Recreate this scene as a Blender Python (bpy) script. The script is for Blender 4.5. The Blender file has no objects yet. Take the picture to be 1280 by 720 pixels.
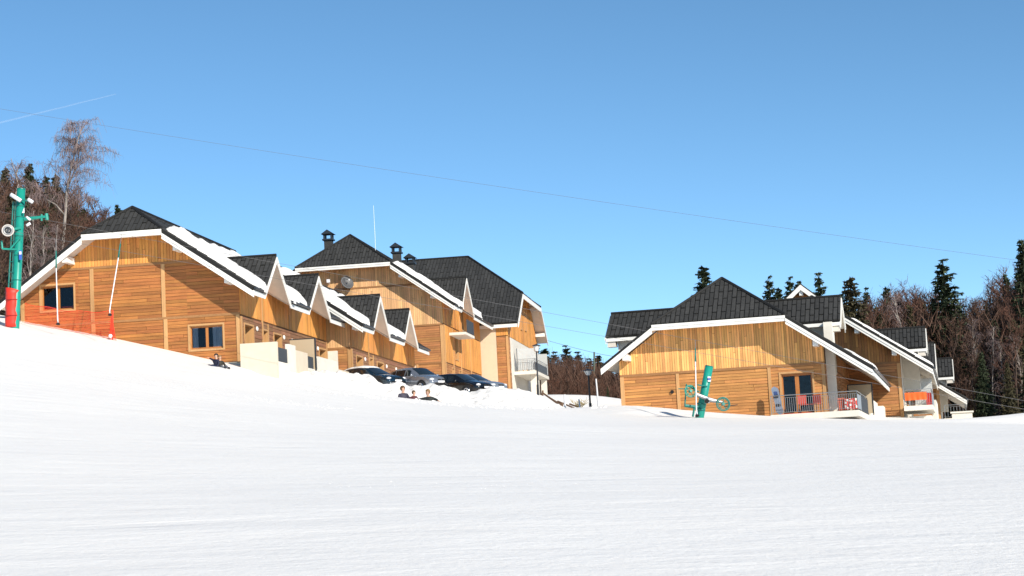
import bpy, math, random
import numpy as np
from mathutils import Vector, Matrix, noise
random.seed(7)
sc = bpy.context.scene
COL = sc.collection
R = math.radians
# ------------------------------------------------------------------ camera
FPX, PITCH, ROLL = 2200.0, R(6.4), R(3.0)
cam_d = bpy.data.cameras.new('camera'); cam = bpy.data.objects.new('camera', cam_d); COL.objects.link(cam)
_r0 = Vector((1, 0, 0)); _f = Vector((0, math.cos(PITCH), math.sin(PITCH))); _u0 = Vector((0, -math.sin(PITCH), math.cos(PITCH)))
_r = _r0*math.cos(ROLL) - _u0*math.sin(ROLL); _u = _u0*math.cos(ROLL) + _r0*math.sin(ROLL)
cam.matrix_world = Matrix((( _r.x, _u.x, -_f.x, 0), (_r.y, _u.y, -_f.y, 0), (_r.z, _u.z, -_f.z, 0), (0, 0, 0, 1)))
cam_d.sensor_width = 36; cam_d.lens = FPX/1280*36
cam_d.clip_start = 0.5; cam_d.clip_end = 30000
sc.camera = cam
# ------------------------------------------------------------------ light
TOSUN = Vector((0.515, -0.70, 0.49)).normalized()
EL = math.asin(TOSUN.z); AZ = math.atan2(TOSUN.x, TOSUN.y)
w = bpy.data.worlds.new("World"); sc.world = w; w.use_nodes = True
wn = w.node_tree.nodes; wl = w.node_tree.links
sky = wn.new('ShaderNodeTexSky'); sky.sky_type = 'NISHITA'; sky.sun_disc = False
sky.sun_elevation = EL; sky.sun_rotation = AZ; sky.altitude = 3000
sky.air_density = 0.8; sky.dust_density = 0.0; sky.ozone_density = 3
hsv = wn.new('ShaderNodeHueSaturation'); hsv.inputs['Saturation'].default_value = 1.07; hsv.inputs['Hue'].default_value = 0.487
wl.new(sky.outputs[0], hsv.inputs['Color']); wl.new(hsv.outputs[0], wn['Background'].inputs['Color'])
wn['Background'].inputs['Strength'].default_value = 0.126
sun_d = bpy.data.lights.new('sun', 'SUN'); sun_d.energy = 4.5; sun_d.angle = R(0.53); sun_d.color = (1, .93, .81)
sun = bpy.data.objects.new('sun', sun_d); COL.objects.link(sun)
sun.rotation_euler = (-TOSUN).to_track_quat('-Z', 'Y').to_euler(); sun.location = (40, -40, 60)
sc.view_settings.view_transform = 'Standard'; sc.view_settings.look = 'None'
sc.view_settings.exposure = 0.40; sc.view_settings.gamma = 1
sc.cycles.max_bounces = 6; sc.cycles.transparent_max_bounces = 12

# ------------------------------------------------------------------ layout helpers
def ray(x, y): return _f + _r*((x-640)/FPX) + _u*((360-y)/FPX)
def at(x, y, Y):
    d = ray(x, y); return d*(Y/d.y)
class Frame:
    """a building's own axes: u along its front (to the right), v to the back, z up"""
    def __init__(s, x, y, Y, th):
        s.o = at(x, y, Y); s.th = R(th)
        s.a = Vector((math.cos(s.th), -math.sin(s.th), 0)); s.d = Vector((math.sin(s.th), math.cos(s.th), 0))
    def w(s, u, v, z): return s.o + s.a*u + s.d*v + Vector((0, 0, z))
    def front(s, x, y, v=0):
        d = ray(x, y); t = (s.o.dot(s.d)+v)/d.dot(s.d); P = d*t - s.o
        return P.dot(s.a), P.z
    def side(s, x, y, u=0):
        d = ray(x, y); t = (s.o.dot(s.a)+u)/d.dot(s.a); P = d*t - s.o
        return P.dot(s.d), P.z

# ------------------------------------------------------------------ materials
MAT = {}
def mat(name, col, rough=.6, metal=0, var=0., grain=None, bump=0., nscale=6., spec=.4, hue=0., dark=.0):
    if name in MAT: return MAT[name]
    m = bpy.data.materials.new(name); m.use_nodes = True; MAT[name] = m
    n = m.node_tree.nodes; l = m.node_tree.links; b = n['Principled BSDF']
    b.inputs['Roughness'].default_value = rough; b.inputs['Metallic'].default_value = metal
    b.inputs['Specular IOR Level'].default_value = spec
    b.inputs['Base Color'].default_value = (*col, 1)
    tc = n.new('ShaderNodeTexCoord'); mp = n.new('ShaderNodeMapping'); l.new(tc.outputs['Object'], mp.inputs['Vector'])
    mp.inputs['Scale'].default_value = grain or (1, 1, 1)
    nz = n.new('ShaderNodeTexNoise'); nz.inputs['Scale'].default_value = nscale; nz.inputs['Detail'].default_value = 5; nz.inputs['Roughness'].default_value = .65
    l.new(mp.outputs[0], nz.inputs['Vector'])
    if var:
        oi = n.new('ShaderNodeObjectInfo'); ge = n.new('ShaderNodeNewGeometry')
        ad = n.new('ShaderNodeMath'); ad.operation = 'ADD'; l.new(oi.outputs['Random'], ad.inputs[0]); l.new(ge.outputs['Random Per Island'], ad.inputs[1])
        fr = n.new('ShaderNodeMath'); fr.operation = 'FRACT'; l.new(ad.outputs[0], fr.inputs[0])
        mr = n.new('ShaderNodeMapRange'); l.new(fr.outputs[0], mr.inputs[0]); mr.inputs[3].default_value = 1-var; mr.inputs[4].default_value = 1+var
        # a second, independent random number for hue
        m2 = n.new('ShaderNodeMath'); m2.operation = 'MULTIPLY'; l.new(fr.outputs[0], m2.inputs[0]); m2.inputs[1].default_value = 17.31
        f2 = n.new('ShaderNodeMath'); f2.operation = 'FRACT'; l.new(m2.outputs[0], f2.inputs[0])
        mh = n.new('ShaderNodeMapRange'); l.new(f2.outputs[0], mh.inputs[0]); mh.inputs[3].default_value = .5-hue; mh.inputs[4].default_value = .5+hue
        # offset the grain per piece
        sc_ = n.new('ShaderNodeVectorMath'); sc_.operation = 'ADD'; l.new(mp.outputs[0], sc_.inputs[0])
        m3 = n.new('ShaderNodeMath'); m3.operation = 'MULTIPLY'; l.new(fr.outputs[0], m3.inputs[0]); m3.inputs[1].default_value = 53
        l.new(m3.outputs[0], sc_.inputs[1]); l.new(sc_.outputs[0], nz.inputs['Vector'])
        gr = n.new('ShaderNodeMapRange'); l.new(nz.outputs['Fac'], gr.inputs[0]); gr.inputs[1].default_value = .3; gr.inputs[2].default_value = .7
        gr.inputs[3].default_value = 1-dark; gr.inputs[4].default_value = 1+dark*.5
        nw = n.new('ShaderNodeTexNoise'); nw.inputs['Scale'].default_value = .55; nw.inputs['Detail'].default_value = 6; nw.inputs['Roughness'].default_value = .7; l.new(tc.outputs['Object'], nw.inputs['Vector'])
        gw = n.new('ShaderNodeMapRange'); l.new(nw.outputs['Fac'], gw.inputs[0]); gw.inputs[1].default_value = .32; gw.inputs[2].default_value = .68; gw.inputs[3].default_value = 1-dark*.45; gw.inputs[4].default_value = 1+dark*.3
        m0 = n.new('ShaderNodeMath'); m0.operation = 'MULTIPLY'; l.new(mr.outputs[0], m0.inputs[0]); l.new(gw.outputs[0], m0.inputs[1])
        mu = n.new('ShaderNodeMath'); mu.operation = 'MULTIPLY'; l.new(m0.outputs[0], mu.inputs[0]); l.new(gr.outputs[0], mu.inputs[1])
        hs = n.new('ShaderNodeHueSaturation'); hs.inputs['Color'].default_value = (*col, 1)
        l.new(mu.outputs[0], hs.inputs['Value']); l.new(mh.outputs[0], hs.inputs['Hue']); l.new(hs.outputs[0], b.inputs['Base Color'])
    elif dark:
        gr = n.new('ShaderNodeMapRange'); l.new(nz.outputs['Fac'], gr.inputs[0]); gr.inputs[1].default_value = .3; gr.inputs[2].default_value = .7
        gr.inputs[3].default_value = 1-dark; gr.inputs[4].default_value = 1+dark*.4
        hs = n.new('ShaderNodeHueSaturation'); hs.inputs['Color'].default_value = (*col, 1)
        l.new(gr.outputs[0], hs.inputs['Value']); l.new(hs.outputs[0], b.inputs['Base Color'])
    if bump:
        bm = n.new('ShaderNodeBump'); bm.inputs['Strength'].default_value = bump; bm.inputs['Distance'].default_value = .02
        l.new(nz.outputs['Fac'], bm.inputs['Height']); l.new(bm.outputs[0], b.inputs['Normal'])
    return m
GH, GV, GS = (.35, .35, 14), (14, 14, .35), (9, 9, .5)
wood_h = mat('wood_horizontal_orange', (.40, .152, .040), .65, var=0.18, grain=GH, hue=0.006, dark=0.42, bump=.3, nscale=2.2)
wood_v = mat('wood_vertical_golden', (.69, .30, .072), .65, var=0.2, grain=GV, hue=0.006, dark=0.34, bump=.3, nscale=1.6)
wood_hr = mat('wood_horizontal_tan', (.53, .235, .072), .65, var=0.18, grain=GH, hue=0.005, dark=0.38, bump=.3, nscale=2.2)
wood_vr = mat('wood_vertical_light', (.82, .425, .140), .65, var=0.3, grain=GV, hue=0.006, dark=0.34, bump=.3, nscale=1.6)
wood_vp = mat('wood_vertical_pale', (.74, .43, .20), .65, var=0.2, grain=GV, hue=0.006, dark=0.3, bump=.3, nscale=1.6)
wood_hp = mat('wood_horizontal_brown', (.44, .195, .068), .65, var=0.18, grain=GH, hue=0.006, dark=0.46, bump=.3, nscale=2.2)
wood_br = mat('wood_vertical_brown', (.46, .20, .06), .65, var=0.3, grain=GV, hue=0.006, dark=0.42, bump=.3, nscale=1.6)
wood_dk = mat('wood_side_dark_brown', (.30, .145, .07), .65, var=.2, grain=(.6, .6, 9), hue=.01, dark=.3, bump=.3, nscale=2.2)
wood_back = mat('wood_backing_brown', (.13, .06, .022), .8)  # dark brown backing wall that shows in the gaps between boards
post_m = mat('timber_post_light', (.52, .29, .12), .6, var=.12, grain=GV, dark=.25, bump=.2, nscale=1.5)
band_m = mat('timber_band_brown', (.33, .16, .06), .6, var=.1, grain=(1, 1, 9), dark=.3)
trim_m = mat('window_trim_larch', (.52, .29, .12), .55, dark=.2, grain=GV, nscale=2)
sash_m = mat('window_sash_brown', (.42, .16, .04), .45, dark=.2, grain=GV, nscale=2)
white_m = mat('white_painted_wood', (.80, .78, .73), .5, dark=.07, nscale=3)
soffit_m = mat('cream_soffit_boards', (.66, .60, .52), .6, dark=.08, nscale=3)
stucco = mat('cream_stucco', (.64, .55, .43), .8, dark=.08, nscale=2.5, bump=.15)
stuccow = mat('white_stucco', (.70, .655, .575), .8, dark=.09, nscale=2.5, bump=.15)
stuccot = mat('tan_stucco', (.66, .51, .36), .8, dark=.05, nscale=2.5, bump=.1)
roof_m = mat('roof_sheet_charcoal', (.02, .0195, .019), .6, spec=.15)
tile_m = mat('roof_tile_charcoal', (.048, .047, .045), .62, var=.16, dark=.25, nscale=5, bump=.1, spec=.22)
metal_dk = mat('dark_grey_metal', (.05, .055, .062), .4, metal=.6)
metal_gr = mat('grey_metal', (.35, .36, .37), .4, metal=.7)
panel_gr = mat('grey_railing_panel', (.055, .062, .072), .75, spec=.15)
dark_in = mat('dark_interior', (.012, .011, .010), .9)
curt_m = mat('grey_blue_curtain', (.66, .70, .80), .8, dark=.2, grain=(6, 6, .4), nscale=2)
green_m = mat('green_lift_paint', (.012, .26, .20), .38, dark=.14, nscale=2.5, bump=.05)
green_d = mat('green_lift_paint_dark', (.01, .17, .14), .45, dark=.2)
red_m = mat('red_pad', (.66, .035, .018), .5, dark=.18, nscale=3, bump=.3)
redn_m = mat('red_net', (.75, .05, .02), .6)
whitep = mat('white_paint', (.78, .78, .80), .4, dark=.08)
black_m = mat('black_rubber', (.012, .012, .013), .7)
lampw = mat('frosted_lamp', (.85, .84, .80), .3)
screen_m = mat('beige_screen', (.46, .36, .24), .35)
def glass_mat():
    m = bpy.data.materials.new('window_glass'); m.use_nodes = True; n = m.node_tree.nodes; l = m.node_tree.links
    n.remove(n['Principled BSDF']); o = n['Material Output']
    t = n.new('ShaderNodeBsdfTransparent'); t.inputs[0].default_value = (.74, .77, .78, 1)
    g = n.new('ShaderNodeBsdfGlossy'); g.inputs['Roughness'].default_value = .03; g.inputs[0].default_value = (.42, .46, .52, 1)
    f = n.new('ShaderNodeFresnel'); f.inputs[0].default_value = 1.45
    a = n.new('ShaderNodeMath'); a.operation = 'ADD'; a.inputs[1].default_value = .005; l.new(f.outputs[0], a.inputs[0])
    mx = n.new('ShaderNodeMixShader'); l.new(a.outputs[0], mx.inputs[0]); l.new(t.outputs[0], mx.inputs[1]); l.new(g.outputs[0], mx.inputs[2]); l.new(mx.outputs[0], o.inputs[0])
    return m
glass = glass_mat()
def frosted_mat():
    m = bpy.data.materials.new('frosted_screen'); m.use_nodes = True; n = m.node_tree.nodes; l = m.node_tree.links
    b = n['Principled BSDF']; b.inputs['Base Color'].default_value = (.62, .64, .64, 1); b.inputs['Roughness'].default_value = .3
    t = n.new('ShaderNodeBsdfTransparent'); mx = n.new('ShaderNodeMixShader'); mx.inputs[0].default_value = .62
    l.new(t.outputs[0], mx.inputs[1]); l.new(b.outputs[0], mx.inputs[2]); l.new(mx.outputs[0], n['Material Output'].inputs[0]); return m
frosted = frosted_mat()
def snow_mat(name, groomed):
    m = bpy.data.materials.new(name); m.use_nodes = True; n = m.node_tree.nodes; l = m.node_tree.links; b = n['Principled BSDF']
    b.inputs['Roughness'].default_value = .55; b.inputs['Specular IOR Level'].default_value = .25
    tc = n.new('ShaderNodeTexCoord')
    def nz(scale, vec, det=4, rough=.6):
        mp = n.new('ShaderNodeMapping'); mp.inputs['Scale'].default_value = vec; l.new(tc.outputs['Object'], mp.inputs[0])
        t = n.new('ShaderNodeTexNoise'); t.inputs['Scale'].default_value = scale; t.inputs['Detail'].default_value = det; t.inputs['Roughness'].default_value = rough
        l.new(mp.outputs[0], t.inputs['Vector']); return t.outputs['Fac']
    a = nz(1.0, (.55, 1.3, 1) if groomed else (1.2, 1.2, 1.2), 6, .7); c = nz(9, (1, 1, 1), 4, .7); d = nz(.5, (.25, 1, 1), 3)
    def mul(x, k):
        q = n.new('ShaderNodeMath'); q.operation = 'MULTIPLY'; l.new(x, q.inputs[0]); q.inputs[1].default_value = k; return q.outputs[0]
    def add(x, y):
        q = n.new('ShaderNodeMath'); q.operation = 'ADD'; l.new(x, q.inputs[0]); l.new(y, q.inputs[1]); return q.outputs[0]
    h = add(add(mul(a, .07 if groomed else .35), mul(c, .03 if groomed else .05)), mul(d, .14))
    if groomed:   # faint old ski tracks crossing the piste
        for sc_, rot, k_ in ((.055, 1.35, .030), (.04, 1.75, .024)):
            mp = n.new('ShaderNodeMapping'); mp.inputs['Rotation'].default_value = (0, 0, rot); l.new(tc.outputs['Object'], mp.inputs[0])
            wv = n.new('ShaderNodeTexWave'); wv.inputs['Scale'].default_value = sc_; wv.inputs['Distortion'].default_value = 9; wv.inputs['Detail'].default_value = 2; wv.inputs['Detail Scale'].default_value = .25; l.new(mp.outputs[0], wv.inputs['Vector'])
            pr = n.new('ShaderNodeMapRange'); pr.interpolation_type = 'SMOOTHSTEP'; l.new(wv.outputs['Fac'], pr.inputs[0]); pr.inputs[1].default_value = .97; pr.inputs[2].default_value = 1.0; pr.inputs[3].default_value = 0; pr.inputs[4].default_value = -k_
            mk = n.new('ShaderNodeMapRange'); l.new(nz(.12*(1+rot), (1, 1, 1), 3), mk.inputs[0]); mk.inputs[1].default_value = .48; mk.inputs[2].default_value = .62
            mq = n.new('ShaderNodeMath'); mq.operation = 'MULTIPLY'; l.new(pr.outputs[0], mq.inputs[0]); l.new(mk.outputs[0], mq.inputs[1])
            h = add(h, mq.outputs[0])
        h = add(h, mul(nz(3.2, (.7, 1.2, 1), 3, .6), .03))
    bp = n.new('ShaderNodeBump'); bp.inputs['Strength'].default_value = .5 if groomed else .6; bp.inputs['Distance'].default_value = 1.0
    l.new(h, bp.inputs['Height']); l.new(bp.outputs[0], b.inputs['Normal'])
    cr = n.new('ShaderNodeMapRange'); l.new(a, cr.inputs[0]); cr.inputs[1].default_value = .3; cr.inputs[2].default_value = .7; cr.inputs[3].default_value = .0; cr.inputs[4].default_value = 1
    mx = n.new('ShaderNodeMix'); mx.data_type = 'RGBA'; l.new(cr.outputs[0], mx.inputs[0])
    mx.inputs[6].default_value = (.83, .80, .762, 1); mx.inputs[7].default_value = (.88, .85, .81, 1); l.new(mx.outputs[2], b.inputs['Base Color'])
    return m
snow_m = snow_mat('groomed_snow', True); snowr_m = snow_mat('rough_snow', False)

# ------------------------------------------------------------------ mesh helpers
class MB:
    def __init__(s): s.v = []; s.f = []
    def add(s, vs, fs):
        k = len(s.v); s.v += [tuple(p) for p in vs]; s.f += [tuple(i+k for i in f) for f in fs]
    def box(s, x0, x1, y0, y1, z0, z1):
        s.add([(x, y, z) for z in (z0, z1) for y in (y0, y1) for x in (x0, x1)],
              [(0, 2, 3, 1), (4, 5, 7, 6), (0, 1, 5, 4), (2, 6, 7, 3), (0, 4, 6, 2), (1, 3, 7, 5)])
    def obox(s, B, x0, x1, y0, y1, z0, z1):
        O, ex, ey, n = B
        vs = [O+ex*x+ey*y+n*z for z in (z0, z1) for y in (y0, y1) for x in (x0, x1)]
        s.add(vs, [(0, 2, 3, 1), (4, 5, 7, 6), (0, 1, 5, 4), (2, 6, 7, 3), (0, 4, 6, 2), (1, 3, 7, 5)])
    def prism(s, top, vec):
        n = len(top); vec = Vector(vec); top = [Vector(p) for p in top]
        s.add(top + [p+vec for p in top], [tuple(range(n)), tuple(range(2*n-1, n-1, -1))] + [((i+1) % n, i, n+i, n+(i+1) % n) for i in range(n)])
    def tube(s, pts, rads, n=8, cap=True):
        pts = [Vector(p) for p in pts]; rings = []
        if not hasattr(rads, '__len__'): rads = [rads]*len(pts)
        for i, p in enumerate(pts):
            t = (pts[min(i+1, len(pts)-1)] - pts[max(i-1, 0)]).normalized()
            a = t.cross(Vector((0, 0, 1)) if abs(t.z) < .9 else Vector((1, 0, 0))).normalized(); b = t.cross(a)
            rings += [p + (a*math.cos(q*2*math.pi/n) + b*math.sin(q*2*math.pi/n))*rads[i] for q in range(n)]
        fs = [(i*n+q, i*n+(q+1) % n, (i+1)*n+(q+1) % n, (i+1)*n+q) for i in range(len(pts)-1) for q in range(n)]
        if cap: fs += [tuple(range(n-1, -1, -1)), tuple((len(pts)-1)*n+q for q in range(n))]
        s.add(rings, fs)
    def ball(s, c, r, nu=10, nv=7, sx=1, sy=1, sz=1):
        c = Vector(c); vs = []; fs = []
        for j in range(nv+1):
            ph = math.pi*j/nv
            for i in range(nu):
                th = 2*math.pi*i/nu; vs.append(c+Vector((math.sin(ph)*math.cos(th)*r*sx, math.sin(ph)*math.sin(th)*r*sy, math.cos(ph)*r*sz)))
        for j in range(nv):
            for i in range(nu): fs.append((j*nu+i, (j+1)*nu+i, (j+1)*nu+(i+1) % nu, j*nu+(i+1) % nu))
        s.add(vs, fs)
    def ring(s, c, ax, R_, r, n=20, m=6):
        c = Vector(c); ax = Vector(ax).normalized(); a = ax.orthogonal().normalized(); b = ax.cross(a); vs = []; fs = []
        for i in range(n):
            t = 2*math.pi*i/n; d = a*math.cos(t)+b*math.sin(t)
            for j in range(m):
                q = 2*math.pi*j/m; vs.append(c+d*(R_+r*math.cos(q))+ax*r*math.sin(q))
        for i in range(n):
            for j in range(m): fs.append((i*m+j, ((i+1) % n)*m+j, ((i+1) % n)*m+(j+1) % m, i*m+(j+1) % m))
        s.add(vs, fs)
    def mesh(s, name, m, smooth=False):
        me = bpy.data.meshes.new(name); me.from_pydata(s.v, [], s.f)
        for mm in (m if isinstance(m, (list, tuple)) else [m]): me.materials.append(mm)
        if smooth: me.polygons.foreach_set('use_smooth', [True]*len(me.polygons))
        me.update(); return me
    def obj(s, name, m, parent=None, smooth=False, kind=None, label=None):
        return link(name, s.mesh(name, m, smooth), parent, kind, label)
def link(name, me, parent=None, kind=None, label=None):
    o = bpy.data.objects.new(name, me); COL.objects.link(o)
    if parent: o.parent = parent
    if kind: o['kind'] = kind
    if label: o['label'] = label
    return o
def tag(o, label, cat, group=None, kind=None):
    o['label'] = label; o['category'] = cat
    if group: o['group'] = group
    if kind: o['kind'] = kind
    return o
def thing(name, label, cat, loc=(0, 0, 0), rz=0, group=None):
    o = bpy.data.objects.new(name, None); COL.objects.link(o); o.empty_display_size = .3
    o.location = loc; o.rotation_euler = (0, 0, rz); return tag(o, label, cat, group)
def dup(o, parent=None):
    c = o.copy(); COL.objects.link(c)
    if parent: c.parent = parent
    for ch in list(o.children): dup(ch, c)
    return c
V = Vector
def clip_half(poly, a, b, c):   # keep a*x+b*y<=c
    out = []
    for i in range(len(poly)):
        p, q = poly[i], poly[(i+1) % len(poly)]; dp = a*p[0]+b*p[1]-c; dq = a*q[0]+b*q[1]-c
        if dp <= 0: out.append(p)
        if dp*dq < 0:
            t = dp/(dp-dq); out.append((p[0]+(q[0]-p[0])*t, p[1]+(q[1]-p[1])*t))
    return out
def area(p): return .5*sum(p[i][0]*p[(i+1) % len(p)][1]-p[(i+1) % len(p)][0]*p[i][1] for i in range(len(p)))
def clip_conv(poly, cl):
    if area(cl) < 0: cl = cl[::-1]
    for i in range(len(cl)):
        p, q = cl[i], cl[(i+1) % len(cl)]; a, b = q[1]-p[1], -(q[0]-p[0])
        poly = clip_half(poly, a, b, a*p[0]+b*p[1])
        if len(poly) < 3: return []
    return poly
def minus(poly, r):  # polygon minus rectangle -> convex pieces
    x0, x1, y0, y1 = r; out = []
    out.append(clip_half(poly, 1, 0, x0)); rest = clip_half(poly, -1, 0, -x0)
    if len(rest) > 2: out.append(clip_half(rest, -1, 0, -x1)); rest = clip_half(rest, 1, 0, x1)
    if len(rest) > 2: out.append(clip_half(rest, 0, 1, y0)); out.append(clip_half(rest, 0, -1, -y1))
    return [p for p in out if len(p) > 2]
COUNT = {}
def cover(root, parent, name, m, O, ex, ey, poly, wd, ln, horiz=False, t=.03, gap=.015, holes=(), bent=0., seed=1, joined=False, limit=290, stag=None):
    """lays boards or tiles over a convex polygon of a plane; each one an object of its own"""
    rnd = random.Random(seed); n = ex.cross(ey); xs = [p[0] for p in poly]; ys = [p[1] for p in poly]
    A0, A1, B0, B1 = (min(ys), max(ys), min(xs), max(xs)) if horiz else (min(xs), max(xs), min(ys), max(ys))
    J = MB(); key = (root.name, name); i = 0; a = A0
    while a < A1-1e-4:
        b = B0 - (rnd.random()*ln if stag is None else (ln*stag if i % 2 else 0)); i += 1
        while b < B1:
            l_ = ln*(rnd.uniform(.75, 1.25) if stag is None else 1)
            r = [(b+gap/2, a+gap/2), (b+l_-gap/2, a+gap/2), (b+l_-gap/2, a+wd-gap/2), (b+gap/2, a+wd-gap/2)] if horiz else \
                [(a+gap/2, b+gap/2), (a+wd-gap/2, b+gap/2), (a+wd-gap/2, b+l_-gap/2), (a+gap/2, b+l_-gap/2)]
            b += l_
            ps = [clip_conv(r, poly)]
            for h in holes: ps = [q for p in ps if len(p) > 2 for q in minus(p, h)]
            th = t*(1+rnd.uniform(-.35, .35))
            for p in ps:
                if len(p) < 3 or abs(area(p)) < .006: continue
                if area(p) < 0: p = p[::-1]
                y0 = min(q[1] for q in p); y1 = max(q[1] for q in p)
                bot = [O+ex*q[0]+ey*q[1] for q in p]
                top = [v+n*(th if not bent else th*(1-bent*(q[1]-y0)/max(y1-y0, .01))) for v, q in zip(bot, p)]
                k = len(p); fs = [tuple(range(k))] + [((j+1) % k, j, k+j, k+(j+1) % k) for j in range(k)]
                if joined or COUNT.get(key, 0) >= limit: J.add(top+bot, fs)
                else:
                    COUNT[key] = COUNT.get(key, 0)+1; M = MB(); M.add(top+bot, fs); M.obj(name, m, parent)
        a += wd
    if J.v: J.obj(name+'_field', m, parent, kind='stuff')
def sheet(mb, O, ex, ey, poly, thick, holes=()):
    n = ex.cross(ey); ps = [poly]
    for h in holes: ps = [q for p in ps for q in minus(p, h)]
    for p in ps:
        if abs(area(p)) < 1e-4: continue
        if area(p) < 0: p = p[::-1]
        mb.prism([O+ex*q[0]+ey*q[1] for q in p], -n*thick)
EX, EY, EZ = V((1, 0, 0)), V((0, 1, 0)), V((0, 0, 1))
def bframe(u=0): return (V((0, u, 0)), EX, EZ, -EY)          # front wall basis: x=u, y=z, out=-v
def bside(u=0): return (V((u, 0, 0)), EY, EZ, EX)            # right wall basis: x=v, y=z, out=+u
def window(root, B, r, name='window', mull=(.5,), curtain=(), trim=.09, depth=.16, sash=.07, red=False, door=False):
    x0, x1, y0, y1 = r; O, ex, ey, n = B
    f = MB()
    f.obox(B, x0-trim, x0, y0-trim, y1+trim, -.02, .07); f.obox(B, x1, x1+trim, y0-trim, y1+trim, -.02, .07)
    f.obox(B, x0, x1, y1, y1+trim, -.02, .072); f.obox(B, x0, x1, y0-trim, y0, -.02, .085)
    wnd = f.obj(name, trim_m, root)
    rv = MB(); rv.obox(B, x0-.002, x0+.03, y0, y1, -depth-.1, .0); rv.obox(B, x1-.03, x1+.002, y0, y1, -depth-.1, .0)
    rv.obox(B, x0+.03, x1-.03, y1-.03, y1, -depth-.1, 0); rv.obox(B, x0+.03, x1-.03, y0, y0+.03, -depth-.1, 0); rv.obj('reveal', trim_m, wnd)
    s = MB(); xs = [x0+.03] + [x0+(x1-x0)*k for k in mull] + [x1-.03]
    s.obox(B, x0+.03, x1-.03, y0+.03, y0+.03+sash, -depth-.04, -depth+.03); s.obox(B, x0+.03, x1-.03, y1-.03-sash, y1-.03, -depth-.04, -depth+.03)
    for i, x in enumerate(xs):
        hw = sash if 0 < i < len(xs)-1 else sash*.6
        s.obox(B, max(x-hw, x0+.031), min(x+hw, x1-.031), y0+.03+sash, y1-.03-sash, -depth-.04, -depth+.03)
    s.obj('sash', sash_m, wnd)
    for i in range(len(xs)-1):
        g = MB(); g.obox(B, xs[i]+sash*.5, xs[i+1]-sash*.5, y0+.05+sash, y1-.05-sash, -depth-.012, -depth-.004); g.obj('pane', glass, wnd)
    for (c0, c1) in curtain:
        c = MB(); k = 14; vs = []
        for j in range(k+1):
            x = x0+(x1-x0)*(c0+(c1-c0)*j/k)
            for y in (y0+.05, y1-.06): vs.append(O+ex*x+ey*y+n*(-depth-.05+.03*(j % 2)))
        c.add(vs, [(2*j, 2*j+2, 2*j+3, 2*j+1) for j in range(k)]); c.obj('curtain', curt_m, wnd)
    if red:
        c = MB(); c.obox(B, x0+.12, x1-.12, y0+.05, y0+.22, -depth-.3, -depth-.14); c.obj('red_bedding', redn_m, wnd)
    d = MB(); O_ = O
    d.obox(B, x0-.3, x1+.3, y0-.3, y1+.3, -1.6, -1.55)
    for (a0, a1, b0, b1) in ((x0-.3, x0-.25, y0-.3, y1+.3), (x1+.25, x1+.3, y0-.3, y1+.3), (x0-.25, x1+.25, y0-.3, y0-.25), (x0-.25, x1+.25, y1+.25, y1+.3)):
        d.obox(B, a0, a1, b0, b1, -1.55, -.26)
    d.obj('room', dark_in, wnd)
    return wnd
def roof_snow(root, O, ex, ey, poly, seed, th=.4, step=.16, m=None):
    """a slab of old snow on a roof plane with a ragged, rounded edge"""
    n = ex.cross(ey); xs = [p[0] for p in poly]; ys = [p[1] for p in poly]
    nx = max(3, int((max(xs)-min(xs)+.6)/step)); ny = max(3, int((max(ys)-min(ys)+.6)/step))
    cl = poly if area(poly) > 0 else poly[::-1]; H = []; vs = []
    for j in range(ny+1):
        for i in range(nx+1):
            x = min(xs)-.3+i*step; y = min(ys)-.3+j*step; d = 9
            for k in range(len(cl)):
                p, q = cl[k], cl[(k+1) % len(cl)]; L = math.hypot(q[0]-p[0], q[1]-p[1])
                d = min(d, ((q[0]-p[0])*(y-p[1])-(q[1]-p[1])*(x-p[0]))/L)
            d += .38*noise.noise(V((x*1.0, y*1.0, seed*3.7)))+.16*noise.noise(V((x*3, y*3, seed)))+.06*noise.noise(V((x*8, y*8, seed)))
            h = -.05 if d < 0 else th*math.sqrt(min(1, d/.28))*(1+.55*noise.noise(V((x*.8, y*.8, seed))))
            H.append(d); vs.append(O+ex*x+ey*y+n*h)
    M = MB(); W_ = nx+1
    fs = [(j*W_+i, j*W_+i+1, (j+1)*W_+i+1, (j+1)*W_+i) for j in range(ny) for i in range(nx)
          if max(H[j*W_+i], H[j*W_+i+1], H[(j+1)*W_+i], H[(j+1)*W_+i+1]) > 0]
    M.add(vs, fs); return M.obj('roof_snow', snowr_m, root, smooth=True, kind='stuff')
def board(mb, P, Q, h, t, up=.02):  # vertical board from P to Q hanging h below, t thick towards -v or given
    P = V(P); Q = V(Q); tv = V(t)
    mb.add([P+EZ*up, Q+EZ*up, Q+EZ*(up-h), P+EZ*(up-h), P+EZ*up+tv, Q+EZ*up+tv, Q+EZ*(up-h)+tv, P+EZ*(up-h)+tv],
           [(0, 1, 2, 3), (7, 6, 5, 4), (0, 4, 5, 1), (1, 5, 6, 2), (2, 6, 7, 3), (3, 7, 4, 0)])

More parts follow.
